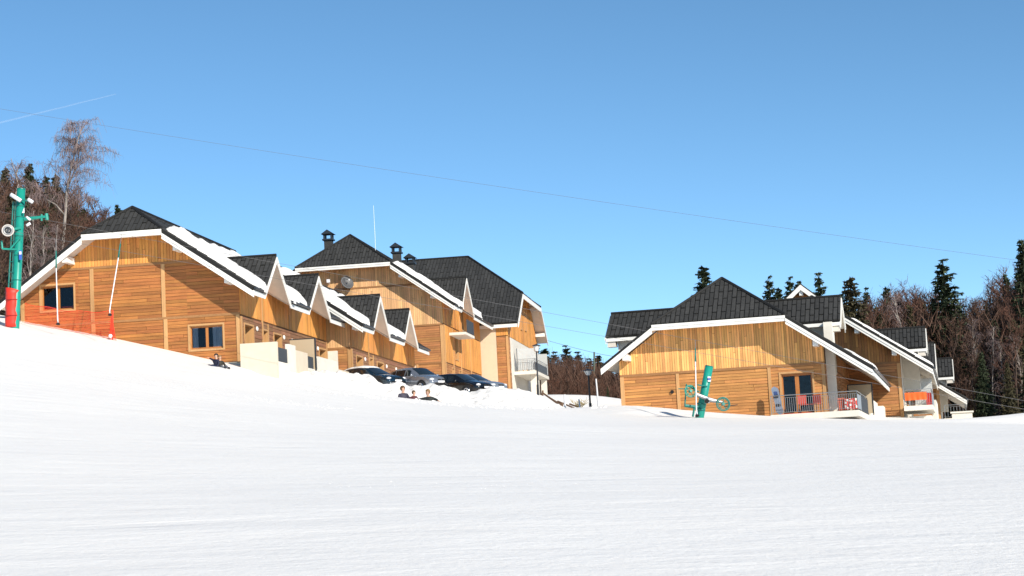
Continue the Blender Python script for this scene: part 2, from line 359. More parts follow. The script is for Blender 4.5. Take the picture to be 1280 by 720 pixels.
def house(name, label, fr, c, uL, uR, eL, eR, L, zr, s, h, vp, zb, zones, szones, wins=(), swins=(), dorm=(), ldorm=(), oh=1.2,
          posts=(), sposts=(), bands=(), hip_tile=True, snow=(), beams=(), tile=(.235, 1.2), vis_tile=None, backoh=.6, side_m=None, sw=.34, side_from=0, plw=.17, pvw=.16, group=None, back_m=None, left_v=None):
    root = thing(name, label, 'house', fr.o+V((0, 0, zb)), -fr.th, group)
    rt = .19 if fr.o.x < 0 else .13
    # everything in local coords with z measured from frame origin -> shift by -zb
    sh = -zb
    def P(u, v, z): return V((u, v, z+sh))
    zt = lambda u: zr - s*abs(u-c)
    zh = zt(c+h); off = .30/math.cos(math.atan(s))*.9
    sh_h = (zr-zh)/(vp+oh); k0 = h*(1-oh/(vp+oh)) if vp > 0 else h*.3
    ztop0 = zr - s*k0
    gab = [(uL, zb), (uR, zb), (uR, zt(uR)-off), (c+k0, ztop0-off), (c-k0, ztop0-off), (uL, zt(uL)-off)]
    gab = [(x, y+sh) for x, y in gab]
    B0 = bframe(0); holes = [(a, b, d+sh, e+sh) for (a, b, d, e, *_) in wins]
    wm = MB(); sheet(wm, V((0, 0, 0)), EX, EZ, gab, .25, holes)
    wall = wm.obj('front_wall', back_m or wood_back, root)
    for i, (z0, z1, hz, m) in enumerate(zones):
        pz = clip_half(clip_half(gab, 0, -1, -(z0+sh)), 0, 1, z1+sh)
        big = [(a-.09, b+.09, d-.09, e+.09) for (a, b, d, e) in holes]
        cuts = sorted([p for p in posts if not (len(p) > 2 and (p[2] >= z1 or p[3] <= z0))])
        edges = [-99]+[p[0] for p in cuts]+[99]
        if not hz: edges = [-99, 99]
        for q in range(len(edges)-1):
            a, b = edges[q], edges[q+1]; pp = clip_half(clip_half(pz, -1, 0, -(a+.0)), 1, 0, b)
            if len(pp) < 3 or abs(area(pp)) < .05: continue
            cover(root, wall, 'plank', m, V((0, -.002, 0)), EX, EZ, pp, plw if hz else pvw, 4.6 if hz else 9, hz, holes=big, seed=i*17+q+int(abs(c)*10), t=.032)
    for p in posts:
        u, wd = p[0], p[1]; z0, z1 = (p[2], p[3]) if len(p) > 2 else (zb, zt(u)-off-.1)
        M = MB(); M.box(u-wd/2, u+wd/2, -.075, -.003, z0+sh, z1+sh); M.obj('post', post_m, wall)
    for (z, u0, u1) in bands:
        M = MB(); M.box(u0, u1, -.06, -.004, z-.06+sh, z+.06+sh); M.obj('band_board', band_m, wall)
    for (a, b, d, e, kw) in wins: window(root, (V((0, 0, 0)), EX, EZ, -EY), (a, b, d+sh, e+sh), **kw)
    # right wall
    sd = MB(); zs = zt(uR)-off; sholes = [(a, b, d+sh, e+sh) for (a, b, d, e, *_) in swins]
    sidepoly = [(.252, zb+sh), (L, zb+sh), (L, zs+sh), (.252, zs+sh)]
    Os = V((uR, 0, 0)); sheet(sd, Os, EY, EZ, sidepoly, .25, sholes)
    for (vc, hw, dz, de, uo, kind) in dorm:
        if kind == 'cut':
            zz = dz - .25; sl = (dz-de)/hw
            sheet(sd, Os, EY, EZ, [(vc-(zz-zs)/sl, zs+sh), (vc+(zz-zs)/sl, zs+sh), (vc, zz+sh)], .25)
    side = sd.obj('side_wall', side_m or wood_back, root)
    for i, (z0, z1, hz, m, v0, v1) in enumerate(szones):
        pz = [(v0, z0+sh), (v1, z0+sh), (v1, min(z1, zs)+sh), (v0, min(z1, zs)+sh)]
        big = [(a-.09, b+.09, d-.09, e+.09) for (a, b, d, e) in sholes]
        cover(root, side, 'plank', m, Os+EX*.002, EY, EZ, pz, .2 if hz else sw, 3.5 if hz else 9, hz, holes=big, seed=i*31+5, t=.03, gap=.02)
        if z1 >= zs and not hz:
            for (vc, hw, dz, de, uo, kind) in dorm:
                if kind == 'cut':
                    zz = dz-.25; sl = (dz-de)/hw
                    cover(root, side, 'plank', m, Os+EX*.002, EY, EZ, [(vc-(zz-zs)/sl, zs+sh+.01), (vc+(zz-zs)/sl, zs+sh+.01), (vc, zz+sh)], sw, 9, False, seed=i*31+9, t=.03, gap=.02)
    for (v_, wd, z0, z1) in sposts:
        M = MB(); M.box(uR+.003, uR+.075, v_-wd/2, v_+wd/2, z0+sh, z1+sh); M.obj('post', post_m, side)
    for (a, b, d, e, kw) in swins: window(root, (V((uR, 0, 0)), EY, EZ, EX), (a, b, d+sh, e+sh), **kw)
    # left and back walls
    lw = MB(); lw.box(uL, uL+.25, .252, L, zb+sh, zt(uL)-off+sh); lw.obj('left_wall', stuccow, root)
    bw = MB(); sheet(bw, V((0, L+.002, 0)), -EX, EZ, [(-x, y) for x, y in [(uL, zb+sh), (uR, zb+sh), (uR, zt(uR)-off+sh), (c, zr-off+sh), (uL, zt(uL)-off+sh)]], .25); bw.obj('back_wall', wood_vp, root)
    # roof planes
    vb = L+backoh; rf = MB(); sf = MB(); nrm = math.sqrt(1+s*s)
    bR = (V((c, 0, zr+sh)), EY, V((-1, 0, s))/nrm); bL = (V((c, 0, zr+sh)), -EY, V((1, 0, s))/nrm)
    nh = math.hypot(vp+oh, zr-zh); bH = (V((c, -oh, zh+sh)), EX, V((0, vp+oh, zr-zh))/nh)
    toR = lambda u, v: (v, -(u-c)*nrm); toL = lambda u, v: (-v, (u-c)*nrm)
    cutd = [d for d in dorm if d[5] == 'cut']
    polysR = []
    if cutd:
        ut = c+(zr-cutd[0][2])/s
        polysR.append([(c, vp), (c, vb), (ut, vb), (ut, -oh), (c+h, -oh)])
        prev = None
        for d in cutd:
            vc, hw = d[0], d[1]
            polysR.append([(ut, -oh), (ut, vc), (eR, vc-hw), (eR, -oh)] if prev is None else [(ut, prev[0]), (ut, vc), (eR, vc-hw), (eR, prev[0]+prev[1])]); prev = d
        polysR.append([(ut, prev[0]), (ut, vb), (eR, vb), (eR, prev[0]+prev[1])])
    else: polysR.append([(c, vp), (c, vb), (eR, vb), (eR, -oh), (c+h, -oh)])
    pL = [(c, vp), (c, vb), (eL, vb), (eL, -oh), (c-h, -oh)]
    hipP = [(-h, 0), (h, 0), (0, nh)]
    allp = [(bR, [toR(*q) for q in p]) for p in polysR] + [(bL, [toL(*q) for q in pL]), (bH, hipP)]
    # dormer planes
    gb = []
    for sg, lst in ((1, dorm), (-1, ldorm)):
        for (vc, hw, dz, de, uo, kind) in lst:
            ur = c+sg*(zr-dz)/s; ue = c+sg*(zr-de)/s
            if sg*(ue-uo) > 0: ue = uo
            for q in (-1, 1):
                a = V((0, q*hw, de-dz)).normalized(); ln = math.hypot(hw, dz-de)
                ey = -a; ex = EX if q < 0 else -EX
                O = V((0, vc, dz+sh)); g = 1 if q < 0 else -1
                allp.append(((O, ex, ey), [(g*ur, 0), (g*uo, 0), (g*uo, -ln), (g*ue, -ln)] if abs(ue-uo) > .05 else [(g*ur, 0), (g*uo, 0), (g*uo, -ln)]))
            gb.append((sg, vc, hw, dz, de, uo, ue, kind))
    for (O, ex, ey), p in allp:
        n = ex.cross(ey); sheet(rf, O, ex, ey, p, rt); sheet(sf, O-n*(rt+.002), ex, ey, p, .08)
    # ridge and hip caps
    caps = [((c, vp, zr), (c, vb, zr)), ((c-h, -oh, zh), (c, vp, zr)), ((c+h, -oh, zh), (c, vp, zr))]
    for (sg, vc, hw, dz, de, uo, ue, kind) in gb: caps.append(((c+sg*(zr-dz)/s, vc, dz), (uo, vc, dz)))
    for a, b in caps: rf.tube([P(*a)+EZ*.03, P(*b)+EZ*.03], .09, 6)
    roof = rf.obj('roof', roof_m, root); sf.obj('soffit', soffit_m, root)
    # tiles
    tw, tl = tile
    for i, ((O, ex, ey), p) in enumerate(allp):
        far = (ex - EY).length < .1 or (ex + EY).length < .1   # long slopes seen edge-on: joined
        if (ex+EY).length < .1 and not left_v: continue
        cover(root, roof, 'tile', tile_m, O+ex.cross(ey)*.002, ex, ey, p, tw*(1.5 if far else 1), tl, False, t=.055, gap=.045, bent=.6, seed=i, stag=.5, joined=far)
    # bargeboards (front verge), hip fascia, gutters
    def bb(a, b, h1=.29, t=(0, -.06, 0), up=-rt-.03, back=.6):
        M = MB(); board(M, P(*a), P(*b), h1*.48, V(t), up); board(M, P(*a)-V(t)*back, P(*b)-V(t)*back, h1, V(t)*(back+.4), up-.01); M.obj('bargeboard', white_m, root)
    y = -oh-.005
    bb((c-h, y, zh), (eL, y, zt(eL))); bb((c+h, y, zh), (eR, y, zt(eR))); bb((c-h, y, zh), (c+h, y, zh), .27, up=-.03, back=3.2)
    for (sg, vc, hw, dz, de, uo, ue, kind) in gb:
        x = uo+sg*.005
        for q in (-1, 1): bb((x, vc, dz), (x, vc+q*hw, de), .30, (sg*.05, 0, 0), -.07)
        if kind == 'wall':   # cheeks of a dormer that stands on the roof
            M = MB(); x0, x1 = sorted((ue-sg*.9, uo-sg*.55)); M.box(x0, x1, vc-hw+.45, vc+hw-.45, zt(ue)-2.6*1+sh, de-.06+sh)
            M.prism([P(x1 if sg > 0 else x0, vc-hw+.45, de-.06), P(x1 if sg > 0 else x0, vc+hw-.45, de-.06), P(x1 if sg > 0 else x0, vc, dz-.45)], V((-sg*.3, 0, 0)))
            M.obj('dormer_wall', stuccow, root)
            M = MB(); x0, x1 = sorted((ue, uo)); M.box(x0, x1, vc-hw-.02, vc-hw+.05, de-.27+sh, de-.10+sh); M.obj('fascia', white_m, root)
            x0, x1 = sorted((uo-sg*.5, uo-sg*.06)); M = MB(); M.box(x0, x1, vc-hw+.06, vc-hw+.6, de-.55+sh, de-.13+sh); M.obj('eave_box', soffit_m, root)
    spans = []; v0 = -oh
    for d in cutd: spans.append((v0, d[0]-d[1])); v0 = d[0]+d[1]
    spans.append((v0, vb))
    for a, b in spans:
        if b-a < .3: continue
        M = MB(); M.tube([P(eR+.06, a+.04, zt(eR)-.06), P(eR+.06, b-.04, zt(eR)-.06)], .075, 6); M.obj('gutter', metal_dk, root)
        M = MB(); M.box(eR-.06, eR-.005, a+.07, b-.05, zt(eR)-.40+sh, zt(eR)-.16+sh); M.obj('fascia', white_m, root)
    for u in beams:
        M = MB(); M.box(u-.13, u+.13, -oh+.12, -.004, zt(u)-off-.34+sh, zt(u)-off-.02+sh); M.obj('beam_end', white_m, root)
    for i, (pl, p) in enumerate(snow):
        if pl == 'R': roof_snow(root, bR[0]+(bR[1].cross(bR[2]))*.03, bR[1], bR[2], [toR(*q) for q in p], i+int(fr.o.x*3), .32 if fr.o.x < 0 else .16)
    return root, sh, P

def rail(root, pts, sh, h=.95, sp=.11, mode='bars', name='railing', m=None, r=.011):
    """railing along a local polyline: top rail, bottom rail and bars"""
    M = MB(); m = m or metal_gr
    for (a, b) in zip(pts[:-1], pts[1:]):
        a = V(a)+EZ*sh; b = V(b)+EZ*sh
        M.tube([a+EZ*h, b+EZ*h], .024, 6); M.tube([a+EZ*.1, b+EZ*.1], .014, 5); M.tube([a, a+EZ*h], .02, 5); M.tube([b, b+EZ*h], .02, 5)
        M.tube([a+EZ*(h-.12), b+EZ*(h-.12)], .011, 5)
    o = M.obj(name, m, root)
    for (a, b) in zip(pts[:-1], pts[1:]):
        a = V(a)+EZ*sh; b = V(b)+EZ*sh; k = int((b-a).length/sp)
        for i in range(1, k):
            q = a.lerp(b, i/k); K = MB(); K.tube([q+EZ*.1, q+EZ*(h-.12)], r, 4, False); K.obj('bar', m, o)
    return o
def part(root, name, m, boxes, sh=0, label=None):
    M = MB()
    for b in boxes: M.box(b[0], b[1], b[2], b[3], b[4]+sh, b[5]+sh)
    return M.obj(name, m, root, label=label)
def wall_lamp(root, u, v, z, sh, r=.13):
    M = MB(); M.ball((u+.06, v, z+sh), r, 10, 6, .5, 1, 1); M.obj('wall_lamp', lampw, root)

# ================================================================== HOUSES, left group
TL = 7.3
F1 = Frame(302, 455, 88, TL)
W2 = dict(mull=(.5,), curtain=((.05, .22), (.66, .96)), depth=.11)
h1, sh1, P1 = house('timber_row_house', 'biggest orange timber house at the left, its front cut by the snow slope', F1,
    c=-5.64, uL=-11.5, uR=0, eL=-12.4, eR=1.1, L=18.3, zr=8.42, s=.70, h=2.09, vp=.5, zb=-2.2,
    zones=[(.15, 2.5, True, wood_h), (2.6, 5.32, True, wood_h), (5.42, 9, False, wood_v)],
    szones=[(.1, 2.42, True, wood_dk, .12, 18.3), (2.52, 9, False, wood_v, .0, 18.3)],
    wins=[(-10.4, -8.66, 3.32, 4.6, dict(mull=(.5,), red=True)), (-2.62, -.9, .86, 2.06, W2), (-9.4, -8.5, .9, 2.0, dict(mull=()))],
    swins=[(.62, 2.2, .15, 2.05, dict(mull=(), depth=.5, sash=.1)), (4.1, 4.9, .9, 2.02, dict(mull=())), (6.2, 7.7, .15, 2.0, dict(mull=(), depth=.5, sash=.1)),
           (16.3, 17.9, .15, 1.9, dict(mull=(), depth=.5, sash=.1))],
    dorm=[(3.35, 2.5, 5.82, 3.68, 1.1, 'cut'), (12.45, 2.5, 5.82, 3.68, 1.1, 'cut')],
    posts=[(-11.4, .2), (-7.68, .2, 2.6, 5.32), (-7.66, .2, .1, 2.5), (-3.92, .2, 2.6, 5.32), (-3.86, .2, .1, 2.5), (-.1, .18, .1, 2.5)],
    sposts=[(.1, .18, .1, 2.42), (4.0, .14, .1, 4.2), (5.05, .14, .1, 2.42), (9.5, .14, 2.5, 3.3), (18.2, .16, .1, 2.42)],
    bands=[(5.37, -9.45, -1.85), (2.55, -11.4, 0)], beams=(-8.7, -2.9, -.3),
    snow=[('R', [(-3.6, -.7), (-4.2, 3.2), (-2.2, 3.4), (-1.2, 2.7), (.1, 1.5), (1.0, .8), (.98, -.6)]),
          ('R', [(-3.6, 4.0), (-3.6, 11.6), (-1.4, 12.0), (.2, 10.7), (1.05, 9.9), (1.05, 6.1), (-1.4, 4.0)])])
part(h1, 'plinth', stucco, [(-11.55, .02, -.03, .24, -2.1, .12)], sh1)
for v_, z_ in ((2.87, 2.0), (8.22, 1.96), (9.99, 1.9), (15.88, 1.89)): wall_lamp(h1, 0, v_, z_, sh1)
# terraces along the right side
part(h1, 'terrace_slab', stuccow, [(.3, 2.1, -1.0, 18, -2.0, -.15)], sh1)
part(h1, 'terrace_wall', stucco, [(.32, 2.18, -1.28, -1.05, -2.0, .9)], sh1)
part(h1, 'terrace_wall', stuccow, [(2.0, 2.18, -1.04, 1.0, -2.0, -.06)], sh1)
part(h1, 'railing_panel', panel_gr, [(2.06, 2.10, -1.04, 1.0, -.02, .67)], sh1)
part(h1, 'terrace_wall', stuccow, [(2.0, 2.18, 1.01, 2.4, -2.0, .95)], sh1)
part(h1, 'terrace_wall', stucco, [(1.98, 2.16, 2.41, 4.98, -2.0, .74)], sh1)
part(h1, 'terrace_wall', stuccow, [(2.0, 2.18, 4.99, 7.2, -2.0, -.03)], sh1)
part(h1, 'railing_panel', panel_gr, [(2.06, 2.10, 5.0, 7.2, 0, .62)], sh1)
part(h1, 'terrace_wall', stuccow, [(2.0, 2.18, 7.21, 11.9, -2.0, .72)], sh1)
part(h1, 'terrace_wall', stucco, [(2.0, 2.18, 11.91, 14.6, -2.0, .3)], sh1)
part(h1, 'privacy_screen', screen_m, [(.85, 2.2, 6.4, 6.46, -.1, 1.62)], sh1)
part(h1, 'screen_post', metal_dk, [(2.2, 2.26, 6.38, 6.48, -.1, 1.66), (.8, 2.2, 6.39, 6.47, 1.62, 1.67)], sh1)

F2 = Frame(440, 470, 106.5, TL)
h2, sh2, P2 = house('timber_row_house', 'second orange row house, stepping back above the dark blue car, with two dormers', F2,
    c=-5.3, uL=-11.2, uR=0, eL=-12, eR=1.05, L=20.6, zr=7.45, s=.70, h=2.09, vp=.5, zb=-2.6,
    zones=[(-2, 1.66, True, wood_hp), (1.78, 9, False, wood_vp)],
    szones=[(-.4, 1.66, True, wood_dk, .12, 20.6), (1.78, 9, False, wood_v, 0, 20.6)],
    swins=[(1.3, 3.0, -.4, 1.3, dict(mull=(), depth=.5, sash=.1)), (5.2, 6.0, .5, 1.4, dict(mull=())), (7.4, 9.4, -.4, 1.3, dict(mull=(), depth=.5, sash=.1))],
    dorm=[(4.35, 2.5, 5.3, 3.0, 1.05, 'cut'), (14.15, 2.5, 5.3, 3.0, 1.05, 'cut')],
    posts=[(-.1, .2, -1, 1.66)], sposts=[(.1, .18, -1, 1.66), (4.9, .14, -1, 3.3), (6.2, .14, -1, 1.66)],
    bands=[(1.72, -11, 0)], beams=(-1.6, .5),
    snow=[('R', [(-4.2, -1.0), (-4.2, 4.3), (-1.9, 4.2), (.3, 2.2), (1.03, 1.5), (1.0, -.95)]),
          ('R', [(-3.6, 5.0), (-3.6, 13.2), (-1.6, 13.7), (.4, 12.3), (1.03, 11.5), (1.03, 7.1), (-1.6, 5.0)])])
part(h2, 'terrace_wall', stuccow, [(-1.9, -.75, -.5, -.3, -2.5, 1.55)], sh2)
for v_, z_ in ((3.7, 1.25), (10.3, 1.2), (13.5, 1.2)): wall_lamp(h2, 0, v_, z_, sh2)

F3 = Frame(557, 470, 132, TL)
h3, sh3, P3 = house('timber_apartment_house', 'tall timber house in the middle with a satellite dish and chimneys', F3,
    c=-7.28, uL=-14.56, uR=0, eL=-15.7, eR=1.15, L=18.4, zr=11.45, s=.73, h=3.66, vp=1.9, zb=-3,
    zones=[(-3, .98, True, wood_hp), (1.1, 3.84, True, wood_hp), (3.98, 7.0, False, wood_vp), (7.14, 12, False, wood_vp)],
    szones=[(-2.5, 1.0, True, wood_hp, .15, 18.4), (1.1, 3.9, False, wood_v, .15, 18.4), (4.0, 9, False, wood_v, 0, 18.4)],
    swins=[(4.7, 6.2, 1.6, 3.3, dict(mull=())), (8.5, 9.5, 4.2, 6.0, dict(mull=())), (3.0, 3.8, .2, .75, dict(mull=())), (6.5, 7.3, .2, .75, dict(mull=())), (13.0, 13.9, .1, .7, dict(mull=()))],
    dorm=[(5.1, 3.0, 7.95, 5.33, 1.15, 'cut')],
    posts=[(-.12, .24, -2, 3.84), (-2.1, .16, -2, .98)], sposts=[(.12, .22, -2, 3.9), (3.9, .14, -2, 3.9), (7.6, .14, -2, 5.2), (12.5, .14, -2, 5.2)],
    bands=[(7.07, -12.6, -1.95), (3.91, -14.5, .03), (1.04, -14.5, .03)], beams=(-2.9, -.55), tile=(.24, 1.5),
    snow=[('R', [(-3.4, -.9), (-4.0, 3.4), (-2.0, 4.6), (.2, 3.1), (1.08, 2.3), (1.05, -.8)]),
          ('R', [(-3.4, 5.4), (-3.2, 10.5), (-1.6, 12.2), (-.4, 12.6), (1.08, 13.2), (1.08, 8.3), (-1.8, 5.6)])])
part(h3, 'garage_door', stuccot, [(-4.2, -2.18, -.05, .0, -2, .92)], sh3)
bal = part(h3, 'balcony', stuccow, [(.04, 1.3, 2.4, 6.9, 3.25, 3.45)], sh3)
M = MB(); M.box(1.24, 1.28, 3.4, 6.85, 3.5+sh3, 4.5+sh3); M.obj('balcony_panel', panel_gr, bal)
def chimney(hr, P, u, v, z, w_=.75, hh=1.6, cap=True):
    M = MB(); M.box(u-w_/2, u+w_/2, v-w_/2, v+w_/2, P(0, 0, z-1.5).z, P(0, 0, z+hh).z); ch = M.obj('chimney', tile_m, hr)
    K = MB(); q = w_/2+.12; z0 = P(0, 0, z+hh).z
    K.box(u-q, u+q, v-q, v+q, z0, z0+.12)
    for a in (-1, 1):
        for b in (-1, 1): K.box(u+a*(q-.14)-.06, u+a*(q-.14)+.06, v+b*(q-.14)-.06, v+b*(q-.14)+.06, z0+.12, z0+.5)
    K.prism([V((u-q-.08, v-q-.08, z0+.5)), V((u+q+.08, v-q-.08, z0+.5)), V((u, v-q-.08, z0+.85))], (0, 2*q+.16, 0))
    K.obj('chimney_cap', metal_dk, ch)
chimney(h3, P3, -9.95, 6.0, 10.4, .62, 1.35); chimney(h3, P3, -5.05, 9.0, 10.0, .62, .75); chimney(h3, P3, -4.25, 10.5, 9.7, .62, .3)

# wing across the back of the middle house (its gable looks right): built by hand in F3's axes
vW = 18.63
FW = Frame(637.6, 480, (F3.w(0, vW, 0)).y, TL)
def wing():
    zb = -3; root = thing('timber_apartment_wing', 'dark-roofed wing right of the middle house, with a balcony on white pillars', 'house', FW.o+V((0, 0, zb)), -FW.th); sh = -zb
    def P(u, v, z): return V((u, v, z+sh))
    D = 21.6; s = .655; vc = D/2; oh = 1.0; zr = 12.62; ze0 = zr-s*(vc+.45)
    zt = lambda v: zr-s*abs(v-vc)
    hv = 6.8; zh = zt(vc-hv); ur = -4.75; uL = -20
    # walls
    M = MB(); M.box(-3.0, 0, 0, .25, sh+zb, sh+zt(0)-.36); wf = M.obj('front_wall', wood_back, root)
    cover(root, wf, 'plank', wood_hp, V((0, -.002, 0)), EX, EZ, [(-.98, zb+sh), (-.02, zb+sh), (-.02, 4.1+sh), (-.98, 4.1+sh)], .2, 2, True, seed=3, t=.03)
    cover(root, wf, 'plank', wood_v, V((0, -.002, 0)), EX, EZ, [(-.98, 4.2+sh), (0, 4.2+sh), (0, 5.1+sh), (-.98, 5.1+sh)], .2, 4, False, seed=4, t=.03)
    part(root, 'stucco_wall', stuccot, [(-2.55, -1.0, -.06, -.005, zb, 5.12)], sh); part(root, 'stucco_edge', stucco, [(-3.0, -2.57, -.10, -.005, zb, 5.1)], sh)
    part(root, 'post', post_m, [(-.16, .06, -.08, -.035, zb, 4.12)], sh)
    gab = [(.0, zb+sh), (D, zb+sh), (D, zt(D)-.34+sh), (vc+hv*.85, zh+.55+sh), (vc-hv*.85, zh+.55+sh), (0, zt(0)-.34+sh)]
    M = MB(); sheet(M, V((0, 0, 0)), EY, EZ, gab, .25); ws = M.obj('side_wall', wood_back, root)
    up = clip_half(gab, 0, -1, -(4.15+sh))
    cover(root, ws, 'plank', wood_v, V((.002, 0, 0)), EY, EZ, up, .36, 12, False, seed=8, t=.035, gap=.025)
    part(root, 'stucco_wall', stuccow, [(.006, .05, 1.2, D, zb, 4.1)], sh)
    cover(root, ws, 'plank', wood_hp, V((.002, 0, 0)), EY, EZ, [(.02, zb+sh), (1.18, zb+sh), (1.18, 4.1+sh), (.02, 4.1+sh)], .2, 2, True, seed=3, t=.03)
    for v_, z_ in ((5.5, 6.4), (9.3, 6.35), (12.5, 6.5)):
        window(root, (V((0.03, 0, 0)), EY, EZ, EX), (v_-.5, v_+.5, z_-.9+sh, z_+.45+sh), mull=())
    window(root, (V((.05, 0, 0)), EY, EZ, EX), (6, 9, 1.2+sh, 3.3+sh), name='balcony_door'); window(root, (V((.05, 0, 0)), EY, EZ, EX), (12, 15, 1.2+sh, 3.3+sh), name='balcony_door')
    part(root, 'back_wall', stuccow, [(-20, -.01, D-.25, D-.003, zb, zt(D)-.4)], sh)
    # roof
    nrm = math.sqrt(1+s*s); n1 = math.hypot(oh-ur, zr-zh)
    bF = (P(0, vc, zr), EX, V((0, 1, s))/nrm); bB = (P(0, vc, zr), -EX, V((0, -1, s))/nrm)
    bH = (P(oh, vc, zh), EY, V((ur-oh, 0, zr-zh))/n1)
    e0, e1 = -.45, D+.45
    front = [(uL, 0), (ur, 0), (oh, -hv*nrm), (oh, (e0-vc)*nrm), (uL, (e0-vc)*nrm)]
    back = [(-ur, 0), (-uL, 0), (-uL, -(e1-vc)*nrm), (-oh, -(e1-vc)*nrm), (-oh, -hv*nrm)]
    hip = [(-hv, 0), (hv, 0), (0, n1)]
    rf = MB(); sf = MB()
    for (O, ex, ey), p in ((bF, front), (bB, back), (bH, hip)):
        n = ex.cross(ey); sheet(rf, O, ex, ey, p, .14); sheet(sf, O-n*.142, ex, ey, p, .12)
    for a, b in (((uL, vc, zr), (ur, vc, zr)), ((ur, vc, zr), (oh, vc-hv, zh)), ((ur, vc, zr), (oh, vc+hv, zh))): rf.tube([P(*a)+EZ*.03, P(*b)+EZ*.03], .11, 6)
    roof = rf.obj('roof', roof_m, root); sf.obj('soffit', soffit_m, root)
    vis = clip_half(front, -1, 0, 11.5)
    cover(root, roof, 'tile', tile_m, bF[0]+bF[1].cross(bF[2])*.002, bF[1], bF[2], vis, .30, 1.9, False, t=.05, gap=.05, bent=.5, seed=2, stag=.5)
    cover(root, roof, 'tile', tile_m, bH[0]+bH[1].cross(bH[2])*.002, bH[1], bH[2], hip, .4, 1.35, False, t=.06, gap=.04, bent=.6, seed=2, stag=.5, joined=True)
    def bb(a, b):
        M = MB(); board(M, P(*a), P(*b), .40, V((.06, 0, 0)), -.08); M.obj('bargeboard', white_m, root)
    x = oh+.005
    bb((x, vc-hv, zh), (x, e0, zt(e0))); bb((x, vc+hv, zh), (x, e1, zt(e1))); bb((x, vc-hv, zh), (x, vc+hv, zh))
    part(root, 'fascia', white_m, [(uL, oh-.06, e0-.02, e0+.04, zt(e0)-.42, zt(e0)-.15)], sh)
    for v_ in (vc-hv+1.2, vc+hv-.6, D-1.2): part(root, 'beam_end', white_m, [(.06, oh-.05, v_-.16, v_+.16, min(zt(v_), zh+.4)-.75, min(zt(v_), zh+.4)-.40)], sh)
    # balcony on pillars
    sl = part(root, 'balcony', stuccow, [(.06, 2.0, 2.6, 12.6, .92, 1.2)], sh)
    rail(root, [(.15, 2.75, 1.2), (1.92, 2.75, 1.2)], sh, 1.05, .16, r=.014)
    rail(root, [(1.92, 2.75, 1.2), (1.92, 12.5, 1.2)], sh, 1.05, .5)
    part(root, 'railing_panel', panel_gr, [(1.86, 1.89, 2.9, 12.4, 1.27, 2.0)], sh)
    part(root, 'privacy_screen', frosted, [(.35, 1.85, 3.1, 3.14, 1.35, 3.2)], sh); part(root, 'privacy_screen', frosted, [(.35, 1.95, 12.3, 12.34, 1.35, 3.3)], sh)
    part(root, 'screen_post', metal_dk, [(.3, .35, 3.08, 3.16, 1.2, 3.25)], sh)
    for v_ in (4.0, 11.5): part(root, 'pillar', stuccow, [(1.35, 1.85, v_, v_+.5, -4, .91)], sh)
    return root, sh, P
hw_, shw, PW = wing()

# ================================================================== HOUSES, right group
TR = 13.9
F5 = Frame(1035, 516, 88, TR)
h5, sh5, P5 = house('timber_chalet', 'golden timber chalet in front on the right, with a glass door onto its balcony', F5,
    c=-5.05, uL=-10.41, uR=0, eL=-11.15, eR=2.4, L=20, zr=7.3, s=.70, h=3.36, vp=1.6, zb=-3,
    zones=[(-1.5, 2.44, True, wood_hr), (2.56, 9, False, wood_vr)],
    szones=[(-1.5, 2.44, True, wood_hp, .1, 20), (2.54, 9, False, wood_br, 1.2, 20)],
    wins=[(-2.21, -.65, .02, 2.08, dict(name='glass_door', mull=(.5,), sash=.1))],
    swins=[(3.2, 5.2, .02, 2.05, dict(name='balcony_door', mull=(), depth=.5, sash=.1))],
    dorm=[(3.0, 1.9, 6.05, 4.68, .86, 'wall')], ldorm=[(3.0, 1.9, 6.02, 4.68, -11.25, 'wall')],
    posts=[(-10.3, .2, -1.5, 2.44), (-7.43, .16, -1.5, 2.44), (-2.77, .16, -1.5, 2.44), (-.08, .16, -1.5, 2.44)],
    bands=[(2.5, -10.4, .0)], beams=(-9.9, -.3), left_v=None, plw=.15, pvw=.125,
    snow=[('R', [(1.0, 0.2), (.9, 5.5), (2.2, 6.0), (2.3, -.2), (1.6, -.6)])])
part(h5, 'corner_pillar', stuccow, [(.02, .46, .75, 1.2, -2, 4.6)], sh5)
part(h5, 'plinth', stuccow, [(-10.45, .02, -.03, .2, -2.9, -1.5)], sh5)
b5 = part(h5, 'balcony', stuccow, [(-2.68, 1.62, -1.75, -.08, -.3, 0), (.05, 1.62, -.079, 9.3, -.3, 0)], sh5)
part(h5, 'balcony_step', stuccow, [(-.2, 1.4, -.9, 6, -.62, -.42)], sh5)
rail(h5, [(-2.62, -1.68, 0), (1.56, -1.68, 0)], sh5, .93, .10)
rail(h5, [(1.56, -1.68, 0), (1.56, 1.8, 0)], sh5, .93, .2)
part(h5, 'railing_panel', panel_gr, [(1.54, 1.58, 1.9, 9.2, .05, .85)], sh5)
M = MB(); M.tube([P5(1.56, 1.8, .93), P5(1.56, 9.2, .93)], .024, 6); M.obj('handrail', metal_gr, h5)
part(h5, 'terrace_wall', stuccow, [(1.4, 1.66, 9.3, 19, -3, .98)], sh5); part(h5, 'terrace_wall', stuccow, [(1.66, 2.05, 17, 24, -3, .75)], sh5)
u0, z0 = F5.front(1060, 482, 8.5); u1, z1 = F5.front(1090, 497, 8.5)
part(h5, 'privacy_screen', screen_m, [(u0, u1, 8.5, 8.54, 0.1, z0)], sh5)
part(h5, 'screen_post', metal_dk, [(u1, u1+.06, 8.48, 8.56, 0, z0+.05), (u0-.06, u0, 8.48, 8.56, 0, z0+.05), (u0, u1, 8.49, 8.55, z0, z0+.05)], sh5)

